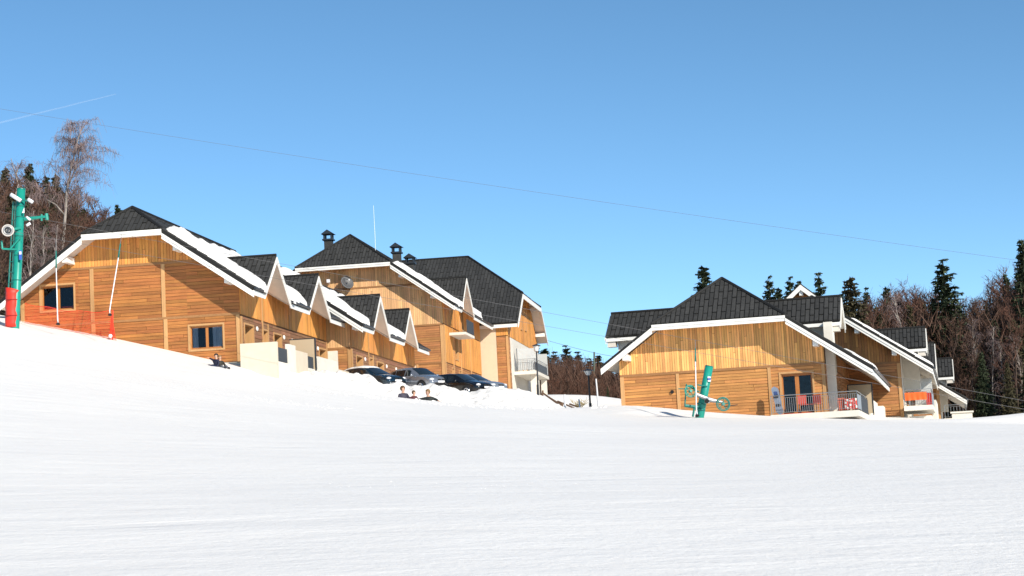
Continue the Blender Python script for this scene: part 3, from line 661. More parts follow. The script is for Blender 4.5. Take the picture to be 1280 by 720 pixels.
F6 = Frame(1035, 516, 88, TR); F6.o = F5.w(3.15, 20, .52)
h6, sh6, P6 = house('timber_chalet', 'brown timber chalet stepping back on the right, with an orange cover on its balcony', F6,
    c=-5.05, uL=-10.4, uR=0, eL=-11.15, eR=1.9, L=24, zr=7.3, s=.70, h=1.6, vp=.3, zb=-4,
    zones=[(-.35, 2.84, True, wood_hp), (2.96, 9, False, wood_br)], szones=[],
    dorm=[(5.3, 1.9, 5.3, 3.95, 1.55, 'wall'), (20.0, 3.4, 5.25, 2.9, 1.9, 'wall')], side_m=stuccow,
    posts=[(-.12, .2, -4, 2.84)], bands=[(2.9, -10.4, .0)], beams=(-2.4, -.3), plw=.19, pvw=.17,
    swins=[(7.0, 10, .2, 2.2, dict(name='balcony_door', mull=(.5,)))],
    snow=[('R', [(-2.6, -.9), (-3.0, .6), (-1.2, 1.2), (1.2, 2.2), (1.85, 2.0), (1.8, -.9)])], back_m=wood_back)
part(h6, 'plinth', stucco, [(-10.45, .02, -.04, .2, -4, -.36)], sh6)
b6 = part(h6, 'balcony', stuccow, [(.05, 1.75, -1.4, 7, -.1, .18)], sh6)
part(h6, 'balcony_step', stuccow, [(.3, 1.6, -.4, 6, -.62, -.42)], sh6)
rail(h6, [(.1, -1.34, .18), (1.7, -1.34, .18)], sh6, .95, .12); rail(h6, [(1.7, -1.34, .18), (1.7, 7, .18)], sh6, .95, .35)
part(h6, 'privacy_screen', frosted, [(.6, 1.7, 6, 6.05, .3, 2.1)], sh6)
part(h6, 'terrace_wall', stuccow, [(1.55, 1.85, 7.1, 16, -4, .75)], sh6)
part(h6, 'railing_panel', panel_gr, [(1.66, 1.69, 1, 7, .25, .95)], sh6)

F7 = Frame(1035, 516, 88, TR); F7.o = F5.w(5.1, 45, .1)
h7, sh7, P7 = house('timber_chalet', 'farthest chalet of the right row, mostly hidden before the wood', F7,
    c=-5.05, uL=-10.4, uR=0, eL=-11.15, eR=1.9, L=18, zr=6.6, s=.70, h=3.36, vp=1.6, zb=-4,
    zones=[(-.35, 2.84, True, wood_hp), (2.96, 9, False, wood_br)], szones=[],
    dorm=[(4.0, 1.9, 5.0, 3.6, 1.1, 'wall')], side_m=stuccow, posts=[(-.12, .2, -4, 2.84)], beams=(-.3,), snow=[], plw=.3, pvw=.3)
part(h7, 'terrace_wall', stuccow, [(.2, 1.9, -3, 8, -4, .3)], sh7)
rail(h7, [(.3, -2.9, .3), (1.8, -2.9, .3)], sh7, .95, .2); rail(h7, [(1.8, -2.9, .3), (1.8, 8, .3)], sh7, .95, .6)
F8 = Frame(1035, 516, 88, TR); F8.o = F5.w(-4.83+2.6, 50, 4.0)
def small_house():
    root = thing('gabled_house', 'small gable with white bargeboards peeping over the front right chalet roof', 'house', F8.o+V((0, 0, -6)), -F8.th)
    c, zr, s, hw, sh = -2.6, 7.75, .86, 3.0, 6
    M = MB(); M.prism([V((c-2.4, 0, 0)), V((c+2.4, 0, 0)), V((c+2.4, 0, zr-s*2.4-.3+sh)), V((c, 0, zr-.3+sh)), V((c-2.4, 0, zr-s*2.4-.3+sh))], (0, 8, 0)); wl_ = M.obj('front_wall', wood_back, root)
    cover(root, wl_, 'plank', wood_br, V((0, -.002, 0)), EX, EZ, [(c-2.4, 5+sh), (c+2.4, 5+sh), (c+2.4, zr-s*2.4-.3+sh), (c, zr-.3+sh), (c-2.4, zr-s*2.4-.3+sh)], .3, 8, False, seed=2)
    nrm = math.sqrt(1+s*s); M = MB(); K = MB()
    for q in (-1, 1):
        O = V((c, 0, zr+sh)); ex = EY*q; ey = V((-q, 0, s))/nrm; p = [(-.9*q, 0), (8.5*q, 0), (8.5*q, -hw*nrm), (-.9*q, -hw*nrm)]
        sheet(M, O, ex, ey, p, .16); sheet(K, O-ex.cross(ey)*.162, ex, ey, p, .1)
    M.obj('roof', roof_m, root); K.obj('soffit', soffit_m, root)
    for q in (-1, 1):
        B = MB(); board(B, V((c, -.905, zr+sh)), V((c+q*hw, -.905, zr-s*hw+sh)), .42, V((0, -.06, 0)), -.12); B.obj('bargeboard', white_m, root)
    B = MB(); B.box(c-.14, c+.14, -.8, -.01, zr-.95+sh, zr-.55+sh); B.obj('beam_end', white_m, root)
small_house()

# ================================================================== GROUND
CR = [(-60, 15.0), (-32, 10.4), (-24.6, 8.86), (-20.8, 8.05), (-16.6, 7.0), (-14.4, 6.42), (-13.1, 6.16), (-11.3, 5.62), (-6.56, 4.61), (-3.9, 4.17), (-.3, 3.75), (1.98, 3.4), (4.82, 3.08), (9.57, 2.72), (15.25, 2.27), (23.97, 1.62), (40, .4), (80, -1)]
cx_ = np.array([p[0] for p in CR]); cz_ = np.array([p[1] for p in CR])
def S(x):
    return float(sum(np.interp(x+d, cx_, cz_) for d in (-1.2, -.6, 0, .6, 1.2))/5)
BH = [(-70, 95, 16), (-40, 97, 11.5), (-25, 96, 9.6), (-18, 95, 8.0), (-13, 91, 6.35), (-11.4, 89, 6.3), (-11, 94, 6.2), (-9, 100, 5.8), (-8.6, 104, 5.6), (-5.8, 104, 5.45), (-3, 103, 5.2), (-2, 108, 5.3), (-7, 126, 6.6), (-5, 132, 6.6),
      (-.6, 148, 6.6), (1.3, 120, 6.0), (2.2, 150, 7.2), (4, 150, 6.7), (6.6, 150, 5.6), (8.5, 150, 4.8), (11, 150, 3.8), (7, 140, 5.0), (7, 170, 3), (9, 190, 0), (5, 190, 1), (4, 100, 4.0), (5, 110, 4.3), (8, 100, 2.4), (10, 92, 1.6), (16, 92, .8), (22, 120, .4), (-6.5, 87.5, 4.1), (-5.2, 87.5, 3.9), (-4, 87.5, 3.75), (-2.5, 87.5, 3.65), (-.5, 87.5, 3.5), (-7.5, 93, 4.9), (-5, 93, 4.6), (-3, 93, 4.4), (-1, 93, 4.2), (1, 93, 3.6), (-5, 98, 4.9), (-1, 98, 4.6), (-8, 97, 5.3), (30, 160, -1), (60, 160, -2), (10, 250, 1), (-20, 150, 9), (-45, 140, 14),
      (-60, 180, 22), (-30, 200, 16), (80, 300, 4), (0, 320, 3), (-120, 320, 40), (120, 120, -3), (40, 100, 0)]
bh = np.array(BH, float)
def behind(x, y):
    d2 = (bh[:, 0]-x)**2+(bh[:, 1]-y)**2+4; w_ = d2**-1.7
    return float((w_*bh[:, 2]).sum()/w_.sum())
def sst(a, b, x):
    t = min(1, max(0, (x-a)/(b-a))); return t*t*(3-2*t)
def ground(x, y):
    yc = 84 if x > -12 else 84+7*sst(-12, -15, x)
    if x > 2: yc = 84-3*sst(2, 6, x)
    t = max(y, 0)/84; fr = -1.6 + (S(x)+1.6)*(t if y > 0 else 0)
    fr += .10*noise.noise(V((x*.07, y*.12, 1)))*sst(5, 20, y)*(1-sst(70, 80, y))
    if y < -5: fr -= .0
    b = sst(yc, yc+(3.2 if x < 2 else 5), y)
    if b <= 0: return fr
    z = fr*(1-b)+behind(x, y)*b
    if y > 330: z += (y-330)*.02
    return z
def axis(parts):
    out = []
    for a, b, st in parts:
        k = max(1, round((b-a)/st)); out += [a+(b-a)*i/k for i in range(k)]
    return out+[parts[-1][1]]
xs = axis([(-3000, -400, 400), (-400, -90, 40), (-90, -34, 4), (-34, 30, .55), (30, 90, 4), (90, 400, 40), (400, 3000, 400)])
ys = axis([(-200, -10, 30), (-10, 10, 2.5), (10, 60, .6), (60, 100, .5), (100, 180, 2), (180, 400, 14), (400, 3400, 300)])
M = MB(); nx = len(xs)
M.v = [(x, y, ground(x, y)) for y in ys for x in xs]
M.f = [(j*nx+i, j*nx+i+1, (j+1)*nx+i+1, (j+1)*nx+i) for j in range(len(ys)-1) for i in range(nx-1)]
M.obj('snow_slope', snow_m, kind='structure', smooth=True)
# ploughed snow bank between the piste and the parked cars
BK = [(-14.6, 6.25), (-13.5, 6.3), (-11.9, 6.3), (-11, 6.3), (-10.3, 6.36), (-9.82, 6.35), (-8.85, 6.22), (-7.48, 5.98), (-7, 5.5), (-6.4, 5.62), (-6.0, 5.62), (-5.58, 5.34), (-4.6, 5.36), (-3.7, 5.28), (-3.08, 5.02), (-2.5, 4.88), (-1.9, 5.02), (-1.36, 5.12), (-.28, 5.0), (.4, 4.85), (.88, 4.7), (1.77, 4.15), (2.58, 3.6), (3.4, 3.0)]
bkx = [p[0] for p in BK]; bkz = [p[1] for p in BK]
def bank(x, y):
    g = ground(x, y); top = float(np.interp(x, bkx, bkz)); e = sst(-14.6, -13.6, x)*(1-sst(2.4, 3.4, x))
    yt = 91.5+.8*noise.noise(V((x*.3, 0, 5)))
    k = sst(86.7, yt, y) if y < yt else 1-sst(yt+.6, yt+5, y)
    z = g*(1-k)+max(top, g-.1)*k
    rr = .20*noise.noise(V((x*.9, y*.9, 3)))+.20*noise.noise(V((x*2.0, y*2.0, 9)))+.13*noise.noise(V((x*4.5, y*4.5, 4)))
    z += rr*min(1, k*3)*(1-.55*sst(-4, -1, x))
    return z*e+(g-.4)*(1-e) if e < 1 else (z if k > 0 else g-.05) - (.25 if k <= 0.001 else 0)
bx = [-14.6+.13*i for i in range(int(18/.13)+1)]; by = [85+.14*j for j in range(int(11.9/.14)+1)]
M = MB(); nb = len(bx)
M.v = [(x, y, bank(x, y)) for y in by for x in bx]
M.f = [(j*nb+i, j*nb+i+1, (j+1)*nb+i+1, (j+1)*nb+i) for j in range(len(by)-1) for i in range(nb-1)]
M.obj('snow_bank', snowr_m, kind='structure', smooth=True)
# crumbs of broken snow lying in bands on the piste
def crumbs():
    rr = random.Random(9); M = MB()
    def lump(x, y, r):
        c = V((x, y, ground(x, y)+r*.2)); k = len(M.v); n = 6; top = c+V((0, 0, r*rr.uniform(.25, .5)))
        M.v += [tuple(c+V((math.cos(i*6.283/n)*r*rr.uniform(.6, 1.3), math.sin(i*6.283/n)*r*rr.uniform(.6, 1.2), -r*.3))) for i in range(n)]
        M.v += [tuple(c+V((math.cos(i*6.283/n+.4)*r*rr.uniform(.35, .7), math.sin(i*6.283/n+.4)*r*rr.uniform(.35, .7), r*rr.uniform(.15, .3)))) for i in range(n)]; M.v.append(tuple(top))
        for i in range(n): j = (i+1) % n; M.f += [(k+i, k+j, k+n+j, k+n+i), (k+n+i, k+n+j, k+2*n)]
    for (x0, y0, x1, y1, w_, n_, r0, r1) in ((-16, 66, -6, 63, 2.4, 160, .02, .055), (-12, 79, 0, 80, 3, 320, .02, .09), (-3, 26, 2, 25, 1.6, 50, .005, .016), (-8, 85.5, 2, 86, 1.5, 160, .04, .14)):
        for i in range(n_):
            t_ = rr.random(); lump(x0+(x1-x0)*t_+rr.gauss(0, .2), y0+(y1-y0)*t_+rr.gauss(0, w_*.4), rr.uniform(r0, r1)*rr.uniform(.4, 1))
    tag(M.obj('snow_crumbs', snow_m, smooth=False), 'small crumbs of broken snow strewn in bands over the piste', 'snow', kind='stuff')
crumbs()
# snow heaps by the street lamp, left of the right chalet
def heap(px, py, Y, w_, h_, seed):
    p = at(px, py, Y); M = MB(); n = 26; vs = []
    for j in range(n+1):
        for i in range(n+1):
            a = i/n*2-1; b = j/n*2-1; r = math.hypot(a, b)
            z = h_*max(0, 1-r*r)**.6*(1+.35*noise.noise(V((a*2.2+seed, b*2.2, seed)))) + .06*noise.noise(V((a*6, b*6, seed)))
            vs.append((p.x+a*w_, p.y+b*w_, p.z+z-.3))
    M.add(vs, [(j*(n+1)+i, j*(n+1)+i+1, (j+1)*(n+1)+i+1, (j+1)*(n+1)+i) for j in range(n) for i in range(n)])
    return M.obj('snow_heap', snowr_m, kind='structure', smooth=True)
heap(757, 517.5, 85.4, .48, .72, 1); heap(744, 517, 85.6, .45, .62, 2); heap(768, 518.5, 85.6, .4, .5, 6); heap(750, 517, 86, .6, .5, 7)
heap(722, 517, 96, .6, .35, 4)
for (px, py, Y, a, b) in ((648, 489, 100, .35, .4), (655, 491, 100, .35, .35), (661, 493, 101, .3, .3)): heap(px, py, Y, a, b, px)

# ================================================================== THINGS ON THE HOUSES
def world_of(fr, u, v, z): return fr.w(u, v, z)
# satellite dish on the middle house
p = F3.w(-7.15, -.55, 7.45); t = thing('satellite_dish', 'round grey satellite dish on the front of the tall middle house', 'dish', p, -F3.th)
M = MB(); vs = []; fs = []; n = 16; ax = V((.55, -.75, .35)).normalized(); a_ = ax.orthogonal().normalized(); b_ = ax.cross(a_)
for k in range(5):
    r_ = .5*k/4
    for i in range(n): vs.append(a_*math.cos(2*math.pi*i/n)*r_+b_*math.sin(2*math.pi*i/n)*r_*1.1+ax*(r_*r_*.5))
for k in range(4):
    for i in range(n): fs.append((k*n+i, k*n+(i+1) % n, (k+1)*n+(i+1) % n, (k+1)*n+i))
M.add(vs, fs); d_ = M.obj('dish', mat('dish_grey', (.07, .073, .08), .5), t, True); mo = d_.modifiers.new('s', 'SOLIDIFY'); mo.thickness = .03
M = MB(); M.tube([(0, 0, 0), (0, .3, -.05), (0, .545, -.05)], .03, 6); M.tube([-b_*.5, ax*.5], .015, 5); M.obj('bracket', metal_dk, t)
M = MB(); M.ball(ax*.5, .06); M.obj('receiver', whitep, t)
p = F3.w(-8.6, -.3, 7.5); t = thing('floodlight', 'small lamp on a bracket beside the satellite dish', 'lamp', p, -F3.th)
M = MB(); M.tube([(0, .29, 0), (0, 0, .1)], .03, 6); M.obj('bracket', whitep, t); M = MB(); M.box(-.12, .12, -.15, .0, .1, .35); M.obj('housing', whitep, t)
# mast on its roof
_u_, _z_ = F3.front(469, 308, 6); p = F3.w(_u_, 6, _z_-1.2); t = thing('antenna_mast', 'thin white aerial mast rising above the middle house roof', 'aerial', p, -F3.th)
M = MB(); M.tube([(0, 0, 0), (.02, 0, 2.2), (0, 0, 4.5)], [.024, .02, .013], 6); M.obj('mast', mat('pale_mast', (.75, .8, .85), .4), t)
M = MB(); M.tube([(0, 0, 0), (0, 0, .5)], .05, 6); M.obj('base_sleeve', metal_dk, t)

def chair(fr, u, v, z, rz, label, m, group, floor=None):
    p = fr.w(u, v, z); t = thing('garden_chair', label, 'chair', p, -fr.th+rz, group)
    for a in (-.2, .2):
        for b in (-.2, .2):
            M = MB(); M.tube([(a, b, 0), (a*.95, b*.95, .44)], .017, 5); M.obj('leg', metal_dk, t)
    M = MB(); M.box(-.23, .23, -.22, .22, .43, .465); M.obj('seat', m, t)
    M = MB(); M.box(-.22, .22, .2, .235, .50, .92); M.obj('backrest', m, t)
    M = MB(); M.tube([(-.2, .217, .46), (-.2, .217, .9)], .017, 5); M.tube([(.2, .217, .46), (.2, .217, .9)], .017, 5); M.obj('back_frame', metal_dk, t)
G_ = 'red chairs on the front right balcony'
chr_m = mat('chair_red', (.42, .04, .02), .5)
chair(F5, -1.12, -.75, 0, .3, 'red folding chair right before the glass door on the front right balcony', chr_m, G_)
chair(F5, -.55, -.85, 0, -.5, 'red folding chair at the right edge of the glass door', chr_m, G_)
# snowboard leaning
p = F5.w(-2.45, -.95, 0); t = thing('snowboard', 'blue grey snowboard standing at the left end of the front right balcony', 'snowboard', p, -F5.th)
def sb(w0, y, m, name, z0=0, z1=1.45):
    M = MB(); k = 18; pts = []
    for i in range(k+1):
        z = z0+(z1-z0)*i/k; e = min(i, k-i)/k; ww = w0*(1 if e > .16 else math.sqrt(max(0, 1-(1-e/.16)**2)))*(1-.12*math.sin(math.pi*i/k))
        pts.append((ww, z))
    vs = []; 
    for ww, z in pts:
        x = z*.18; yy = y+.25*(z/1.5)
        vs += [(-ww-x+.2, yy, z), (ww-x+.2, yy, z), (ww-x+.2, yy+.02, z), (-ww-x+.2, yy+.02, z)]
    M.add(vs, [(4*i+q, 4*i+(q+1) % 4, 4*i+4+(q+1) % 4, 4*i+4+q) for i in range(k) for q in range(4)]+[(3, 2, 1, 0), (4*k, 4*k+1, 4*k+2, 4*k+3)])
    return M.obj(name, m, t)
sb(.19, 0, mat('board_grey_blue', (.20, .24, .31), .35, dark=.3, nscale=3), 'deck'); sb(.10, -.012, mat('board_dark_print', (.05, .08, .2), .35, dark=.3), 'print', .95, 1.2)
for z in (.5, .95): 
    M = MB(); M.box(-.1+.2-z*.18, .1+.2-z*.18, .04, .065+.17*z, z-.06, z+.06); M.obj('binding', black_m, t)
# red mat, patterned cloth, orange cover
def cloth(name, label, fr, u0, u1, v, z0, z1, m, group=None, amp=.03, cat='cloth', stripes=None):
    p = fr.w(u0, v, z0); t = thing(name, label, cat, p, -fr.th, group); M = MB(); k = 20; vs = []
    for j in range(7):
        for i in range(k+1): vs.append(((u1-u0)*i/k, -.03+amp*math.sin(i*1.3+j*.2)*(1-j/6*.8)+.01*math.sin(j), (z1-z0)*j/6))
    M.add(vs, [(j*(k+1)+i, j*(k+1)+i+1, (j+1)*(k+1)+i+1, (j+1)*(k+1)+i) for j in range(6) for i in range(k)])
    o = M.obj('drape', m, t); o.modifiers.new('s', 'SOLIDIFY').thickness = .015
    M = MB(); M.tube([(0, 0, z1-z0), (u1-u0, 0, z1-z0)], .03, 6); M.obj('fold', m, t)
def pattern_mat():
    m = mat('red_white_pattern', (.7, .08, .05), .8); n = m.node_tree.nodes; l = m.node_tree.links
    vo = n.new('ShaderNodeTexVoronoi'); vo.inputs['Scale'].default_value = 7; tc = n.new('ShaderNodeTexCoord'); l.new(tc.outputs['Object'], vo.inputs['Vector'])
    cr = n.new('ShaderNodeValToRGB'); cr.color_ramp.interpolation = 'CONSTANT'; cr.color_ramp.elements[0].color = (.8, .76, .7, 1); cr.color_ramp.elements[1].color = (.62, .07, .05, 1); cr.color_ramp.elements[1].position = .42
    l.new(vo.outputs['Distance'], cr.inputs[0]); l.new(cr.outputs[0], n['Principled BSDF'].inputs['Base Color']); return m
pat = pattern_mat()
def ov(fr, x0, x1, y0, y1, v):
    a = fr.front(x0, y1, v); b = fr.front(x1, y0, v); return a[0], b[0], a[1], b[1]
a = ov(F5, 1056, 1071, 498, 512, -1.4); cloth('hanging_cloth', 'red and white patterned cloth hung inside the front right balcony rail', F5, a[0], a[1], -1.3, max(.03, a[2]), a[3], pat)
a = ov(F5, 1048, 1056, 498, 512, -1.0); cloth('hanging_cloth', 'plain faded red cloth beside the patterned one on the front right balcony', F5, a[0], a[1], -1.2, .04, a[3], mat('faded_red_cloth', (.5, .12, .07), .8, dark=.2))
a = ov(F6, 1131.5, 1158, 490, 503, -1.4); cloth('balcony_cover', 'bright orange cover hung along the balcony rail of the second right chalet', F6, a[0], a[1], -1.42, a[2]+.1, a[3], mat('orange_cover', (.75, .13, .02), .6, dark=.12, nscale=3), amp=.015)
a = ov(F6, 1158.5, 1164, 491, 506, -1.3); cloth('hanging_cloth', 'narrow dark red cloth at the right end of the orange balcony cover', F6, a[0], a[1], -1.25, a[2], a[3], red_m, amp=.015)
p = F5.w(-2.2, -1.3, .004); t = MB(); t.box(0, 1.5, 0, .8, 0, .03); o = t.obj('door_mat', redn_m); o.location = p; o.rotation_euler = (0, 0, -F5.th); tag(o, 'flat red mat on the balcony floor before the glass door', 'mat')
# vent on the right chalet
p = F5.w(-7.85, -.05, 0.55+.0); a = F5.front(840.5, 490); M = MB(); M.tube([(0, .02, 0), (0, -.05, 0)], .075, 12); M.ring((0, -.05, 0), (0, 1, 0), .08, .015); o = M.obj('wall_vent', black_m); o.location = F5.w(a[0], -.05, a[1]); o.rotation_euler = (0, 0, -F5.th); tag(o, 'round black vent on the boards left of the green lift mast', 'vent')

# ================================================================== SKI LIFT
DL = 84.5
def ring_wheel(t, c, ax, r, name='wheel', m=None, tyre=None, spokes=5):
    m = m or green_m; c = V(c); ax = V(ax).normalized(); a = ax.orthogonal().normalized(); b = ax.cross(a)
    M = MB(); M.ring(c, ax, r, r*.10, 24, 8); M.ring(c+ax*.03, ax, r*.8, r*.06, 24, 6); wh = M.obj(name, m, t, True)
    for k in range(spokes):
        q = a*math.cos(k*2*math.pi/spokes)+b*math.sin(k*2*math.pi/spokes); K = MB(); K.tube([c+q*r*.2, c+q*r*.93], r*.06, 5); K.obj('spoke', m, wh)
    K = MB(); K.tube([c-ax*.08, c+ax*.08], r*.24, 10); K.obj('hub', m, wh); return wh
# left mast
base = at(18.5, 409, DL); top = at(26.5, 237, DL)
t = thing('lift_mast', 'tall green drag-lift mast with a white pulley and red padding at the left edge', 'lift mast', base)
d = top-base; L_ = d.length; dn = d.normalized()
M = MB(); M.tube([V((0, 0, 0))-dn*1.2, V((0, 0, 0)), d], [.225, .215, .20], 20); M.obj('column', green_m, t, True)
M = MB(); M.tube([d+dn*.0, d+dn*.06], [.21, .20], 20); M.obj('cap', green_d, t)
for k in (.34, .52, .66, .80, .88):
    M = MB(); M.ring(d*k, dn,   .222-.018*k, .025, 20, 6); M.obj('collar', green_d, t, True)
def L1(x, y, dy=0): return at(x, y, DL+dy)-base
M = MB(); M.tube([L1(13.5, 243, -.4), L1(26, 251, -.4)], .095, 12); M.obj('floodlight', whitep, t, True)
M = MB(); M.tube([L1(35, 249, -.35), L1(41, 253, -.35)], .085, 12); M.obj('floodlight', whitep, t, True)
M = MB(); M.tube([L1(12.8, 242.6, -.4), L1(13.6, 243.1, -.4)], .075, 12); M.obj('lens', dark_in, t)
M = MB(); M.tube([L1(26, 250, -.3), L1(38, 251.5, -.3)], .045, 6); M.obj('crossbar', green_d, t)
M = MB(); M.tube([L1(30, 274, 0), L1(60, 270.5, 0)], [.10, .06], 8); M.tube([L1(52, 268, 0), L1(52, 276, 0)], .05, 6); M.tube([L1(58, 267, 0), L1(59, 275, 0)], .08, 8); M.obj('arm', green_m, t)
M = MB(); M.tube([L1(33, 282, -.3), L1(38, 279, -.3)], .07, 8); M.tube([L1(33, 271, -.3), L1(38, 275, -.3)], .06, 8); M.obj('insulator', whitep, t, True)
M = MB(); M.tube([L1(10, 288, -.4), L1(26, 285, -.2)], .07, 8); M.tube([L1(3, 311, -.3), L1(21, 312, -.2)], .05, 6); M.tube([L1(3, 311, -.3), L1(2, 301, -.3)], .05, 6); M.tube([L1(12, 312, -.3), L1(26, 296, -.3)], .045, 6); M.obj('arm', green_m, t)
wh = MB(); c_ = L1(10, 288.5, -.55); axw = V((.25, -1, .05)).normalized()
wh.tube([c_-axw*.04, c_+axw*.10], [.27, .27], 24); wo = wh.obj('pulley', mat('pulley_grey', (.5, .47, .44), .5), t, True)
for r_, m_, z_ in ((.27, mat('pulley_rim', (.52, .48, .44), .5), .10), (.19, metal_gr, .11), (.12, metal_dk, .13)):
    K = MB(); K.ring(c_+axw*z_, axw, r_, .032, 24, 6); K.obj('pulley_ring', m_, wo, True)
K = MB(); K.tube([c_+axw*.08, c_+axw*.16], .06, 10); K.obj('hub', metal_dk, wo)
M = MB(); M.tube([L1(16.5, 252, -.1), L1(10, 372, -.1)], .035, 6); M.tube([L1(19, 252, -.15), L1(14, 372, -.1)], .022, 6)
M.obj('cable_duct', green_d, t)
for i in range(9):
    y = 262+i*13; K = MB(); K.tube([L1(15.8-i*.7, y, -.12), L1(20.5-i*.5, y+.5, -.2)], .02, 5); K.obj('rung', green_d, t)
M = MB(); M.box(-.001, .001, -.001, .001, 0, .001)
K = MB(); a0 = L1(25.4, 318, -.33); K.box(a0.x-.07, a0.x+.07, a0.y, a0.y+.02, a0.z-.26, a0.z+.2); K.obj('sign_plate', mat('plate_blue', (.04, .10, .42), .4), t)
K = MB(); K.box(a0.x-.055, a0.x+.055, a0.y-.012, a0.y-.002, a0.z-.0, a0.z+.14); K.obj('sign_print', whitep, t)
K = MB(); a0 = L1(29, 263, -.31); K.prism([V((a0.x-.06, a0.y, a0.z-.12)), V((a0.x+.06, a0.y, a0.z-.12)), V((a0.x+.05, a0.y, a0.z+.14))], (0, .02, 0)); K.obj('sign_plate', whitep, t)
# red pad wrapped round the foot
M = MB(); vs = []; n = 22; rows = 9; p0 = L1(14.5, 409, -.05); p1 = L1(15.5, 362, -.05)
for j in range(rows+1):
    q = p0.lerp(p1, j/rows)
    for i in range(n):
        a = 2*math.pi*i/n; rr = .30*(1+.16*noise.noise(V((math.cos(a), math.sin(a), j*.5))))*(1+.12*(j == rows))
        vs.append(q+V((math.cos(a)*rr, math.sin(a)*rr*.9, .10*math.cos(a+2.6) if j == rows else 0)))
M.add(vs, [(j*n+i, j*n+(i+1) % n, (j+1)*n+(i+1) % n, (j+1)*n+i) for j in range(rows) for i in range(n)]); pad = M.obj('safety_pad', red_m, t, True); pad.modifiers.new('s', 'SOLIDIFY').thickness = .06
for k in (.3, .72):
    q = p0.lerp(p1, k); K = MB(); K.ring(q, (0, 0, 1),   .31, .02, 22, 5); K.obj('strap', mat('dark_red_strap', (.3, .02, .015), .6), pad)

# right, half-hidden leaning mast
DR_ = 80
base2 = at(873, 530, DR_); top2 = at(886.5, 458, DR_); d2 = top2-base2; n2 = d2.normalized()
t = thing('lift_mast', 'short leaning green lift mast with two spoked wheels in front of the right chalet', 'lift mast', base2)
def L2(x, y, dy=0): return at(x, y, DR_+dy)-base2
M = MB(); M.tube([-n2*1.5, d2*.5, d2], [.20, .19, .185], 20); M.obj('column', green_m, t, True)
M = MB(); M.tube([d2, d2+n2*.03], [.195, .165], 20); M.obj('cap', green_d, t)
M = MB(); q0 = L2(875, 512); M.ring(q0, n2, .205, .05, 20, 6); M.ring(q0+n2*.25, n2, .205, .035, 20, 6); M.obj('collar', green_d, t, True)
M = MB(); M.tube([L2(870, 493, -.4), L2(888, 500, -.4), L2(904, 503, -.4)], [.09, .10, .05], 8); M.tube([L2(884, 504, -.4), L2(884, 497, -.4)], .12, 8); M.obj('crossbar', metal_gr, t)
ring_wheel(t, L2(904, 505, -.5), (.15, -1, .12), .30, 'wheel', green_d); ring_wheel(t, L2(863, 489, -.4), (.35, -1, .15), .27, 'wheel', green_m)
K = MB(); c_ = L2(883.5, 501.5, -.62); K.tube([c_, c_+V((0, -.08, 0))], .1, 14); K.obj('axle_cap', dark_in, t)
M = MB(); M.tube([L2(858, 480, -.3), L2(856, 507, -.3)], .035, 6); M.tube([L2(856, 507, -.3), L2(873, 509, -.2)], .075, 8); M.tube([L2(859, 482, -.3), L2(874, 490, -.3)], .035, 6)
M.tube([L2(848, 486, -.3), L2(862, 486, -.3)], .025, 6); M.tube([L2(872, 481, -.3), L2(884, 483, -.2)], .035, 6); M.tube([L2(868, 509, -.3), L2(866, 521, -.3)], .05, 6); M.obj('bracket', green_d, t)
K = MB(); K.tube([L2(905, 508, -.45), L2(922, 506, -.45)], .02, 5); K.obj('pointer_rod', metal_dk, t)
a0 = L2(886.5, 473, -.23)
for z_, m_ in ((.05, whitep), (-.03, mat('plate_blue', (.04, .10, .42), .4)), (-.11, whitep)):
    K = MB(); K.box(a0.x-.07, a0.x+.07, a0.y, a0.y+.03, a0.z+z_-.035, a0.z+z_+.035); K.obj('sign_stripe', m_, t)

def cable(name, label, pts, r, m, sag=0, cat='cable', group=None):
    P_ = []
    for a, b in zip(pts[:-1], pts[1:]):
        for i in range(24): k = i/24; P_.append(a.lerp(b, k)-EZ*sag*4*k*(1-k))
    P_.append(pts[-1]); M = MB(); M.tube(P_, r, 5); o = M.obj(name, m); return tag(o, label, cat, group)
steel = mat('steel_rope', (.22, .21, .21), .5, metal=.5)
cable('lift_cable', 'upper drag-lift rope running from the left mast arm to the wood', [at(-80, 250, 90), at(55, 274.5, DL), at(152, 293, DL-.3), at(869, 425, DR_), at(1400, 523, 76)], .007, steel, .0)
cable('lift_cable', 'lower drag-lift rope running from the pulley on the left mast', [at(-80, 274, 90), at(10, 287, DL-.6), at(70, 299, DL-.5), at(1400, 532, 77)], .007, steel, .05)
def hanger(label, top, mid, low, end, g):
    t = thing('drag_hanger', label, 'lift hanger', low, 0, g); o = low
    M = MB(); M.tube([top-o, top.lerp(mid, .4)-o], .014, 5); M.obj('rope', steel, t)
    M = MB(); M.tube([top.lerp(mid, .4)-o, mid-o], [.03, .04], 8); M.obj('spring_case', green_d, t, True)
    M = MB(); M.tube([mid-o, low.lerp(mid, .12)-o, low-o, end-o], [.026, .028, .03, .03], 8); M.obj('pole', whitep, t, True)
    M = MB(); M.tube([end-o, end-o+V((.0, -.02, -.06))], [.08, .10], 12); M.obj('seat_disc', black_m, t)
G_ = 'drag-lift hangers on the ropes'
hanger('straight white drag-lift pole hanging before the left window of the big left house', at(70, 299, DL-.5), at(70.2, 335, DL-.5), at(72, 398, DL-.5), at(72.6, 404, DL-.5), G_)
hanger('slanting white drag-lift pole with a hooked end before the middle of the big left house', at(152, 293, DL-.3), at(148, 322, DL-.4), at(137, 388, DL-.6), at(137.5, 392.5, DL-.7), G_)
hanger('white drag-lift pole hanging just left of the leaning green mast', at(869, 425, DR_), at(869.3, 452, DR_-.2), at(870.5, 512, DR_-.8), at(871.5, 518.5, DR_-.9), G_)
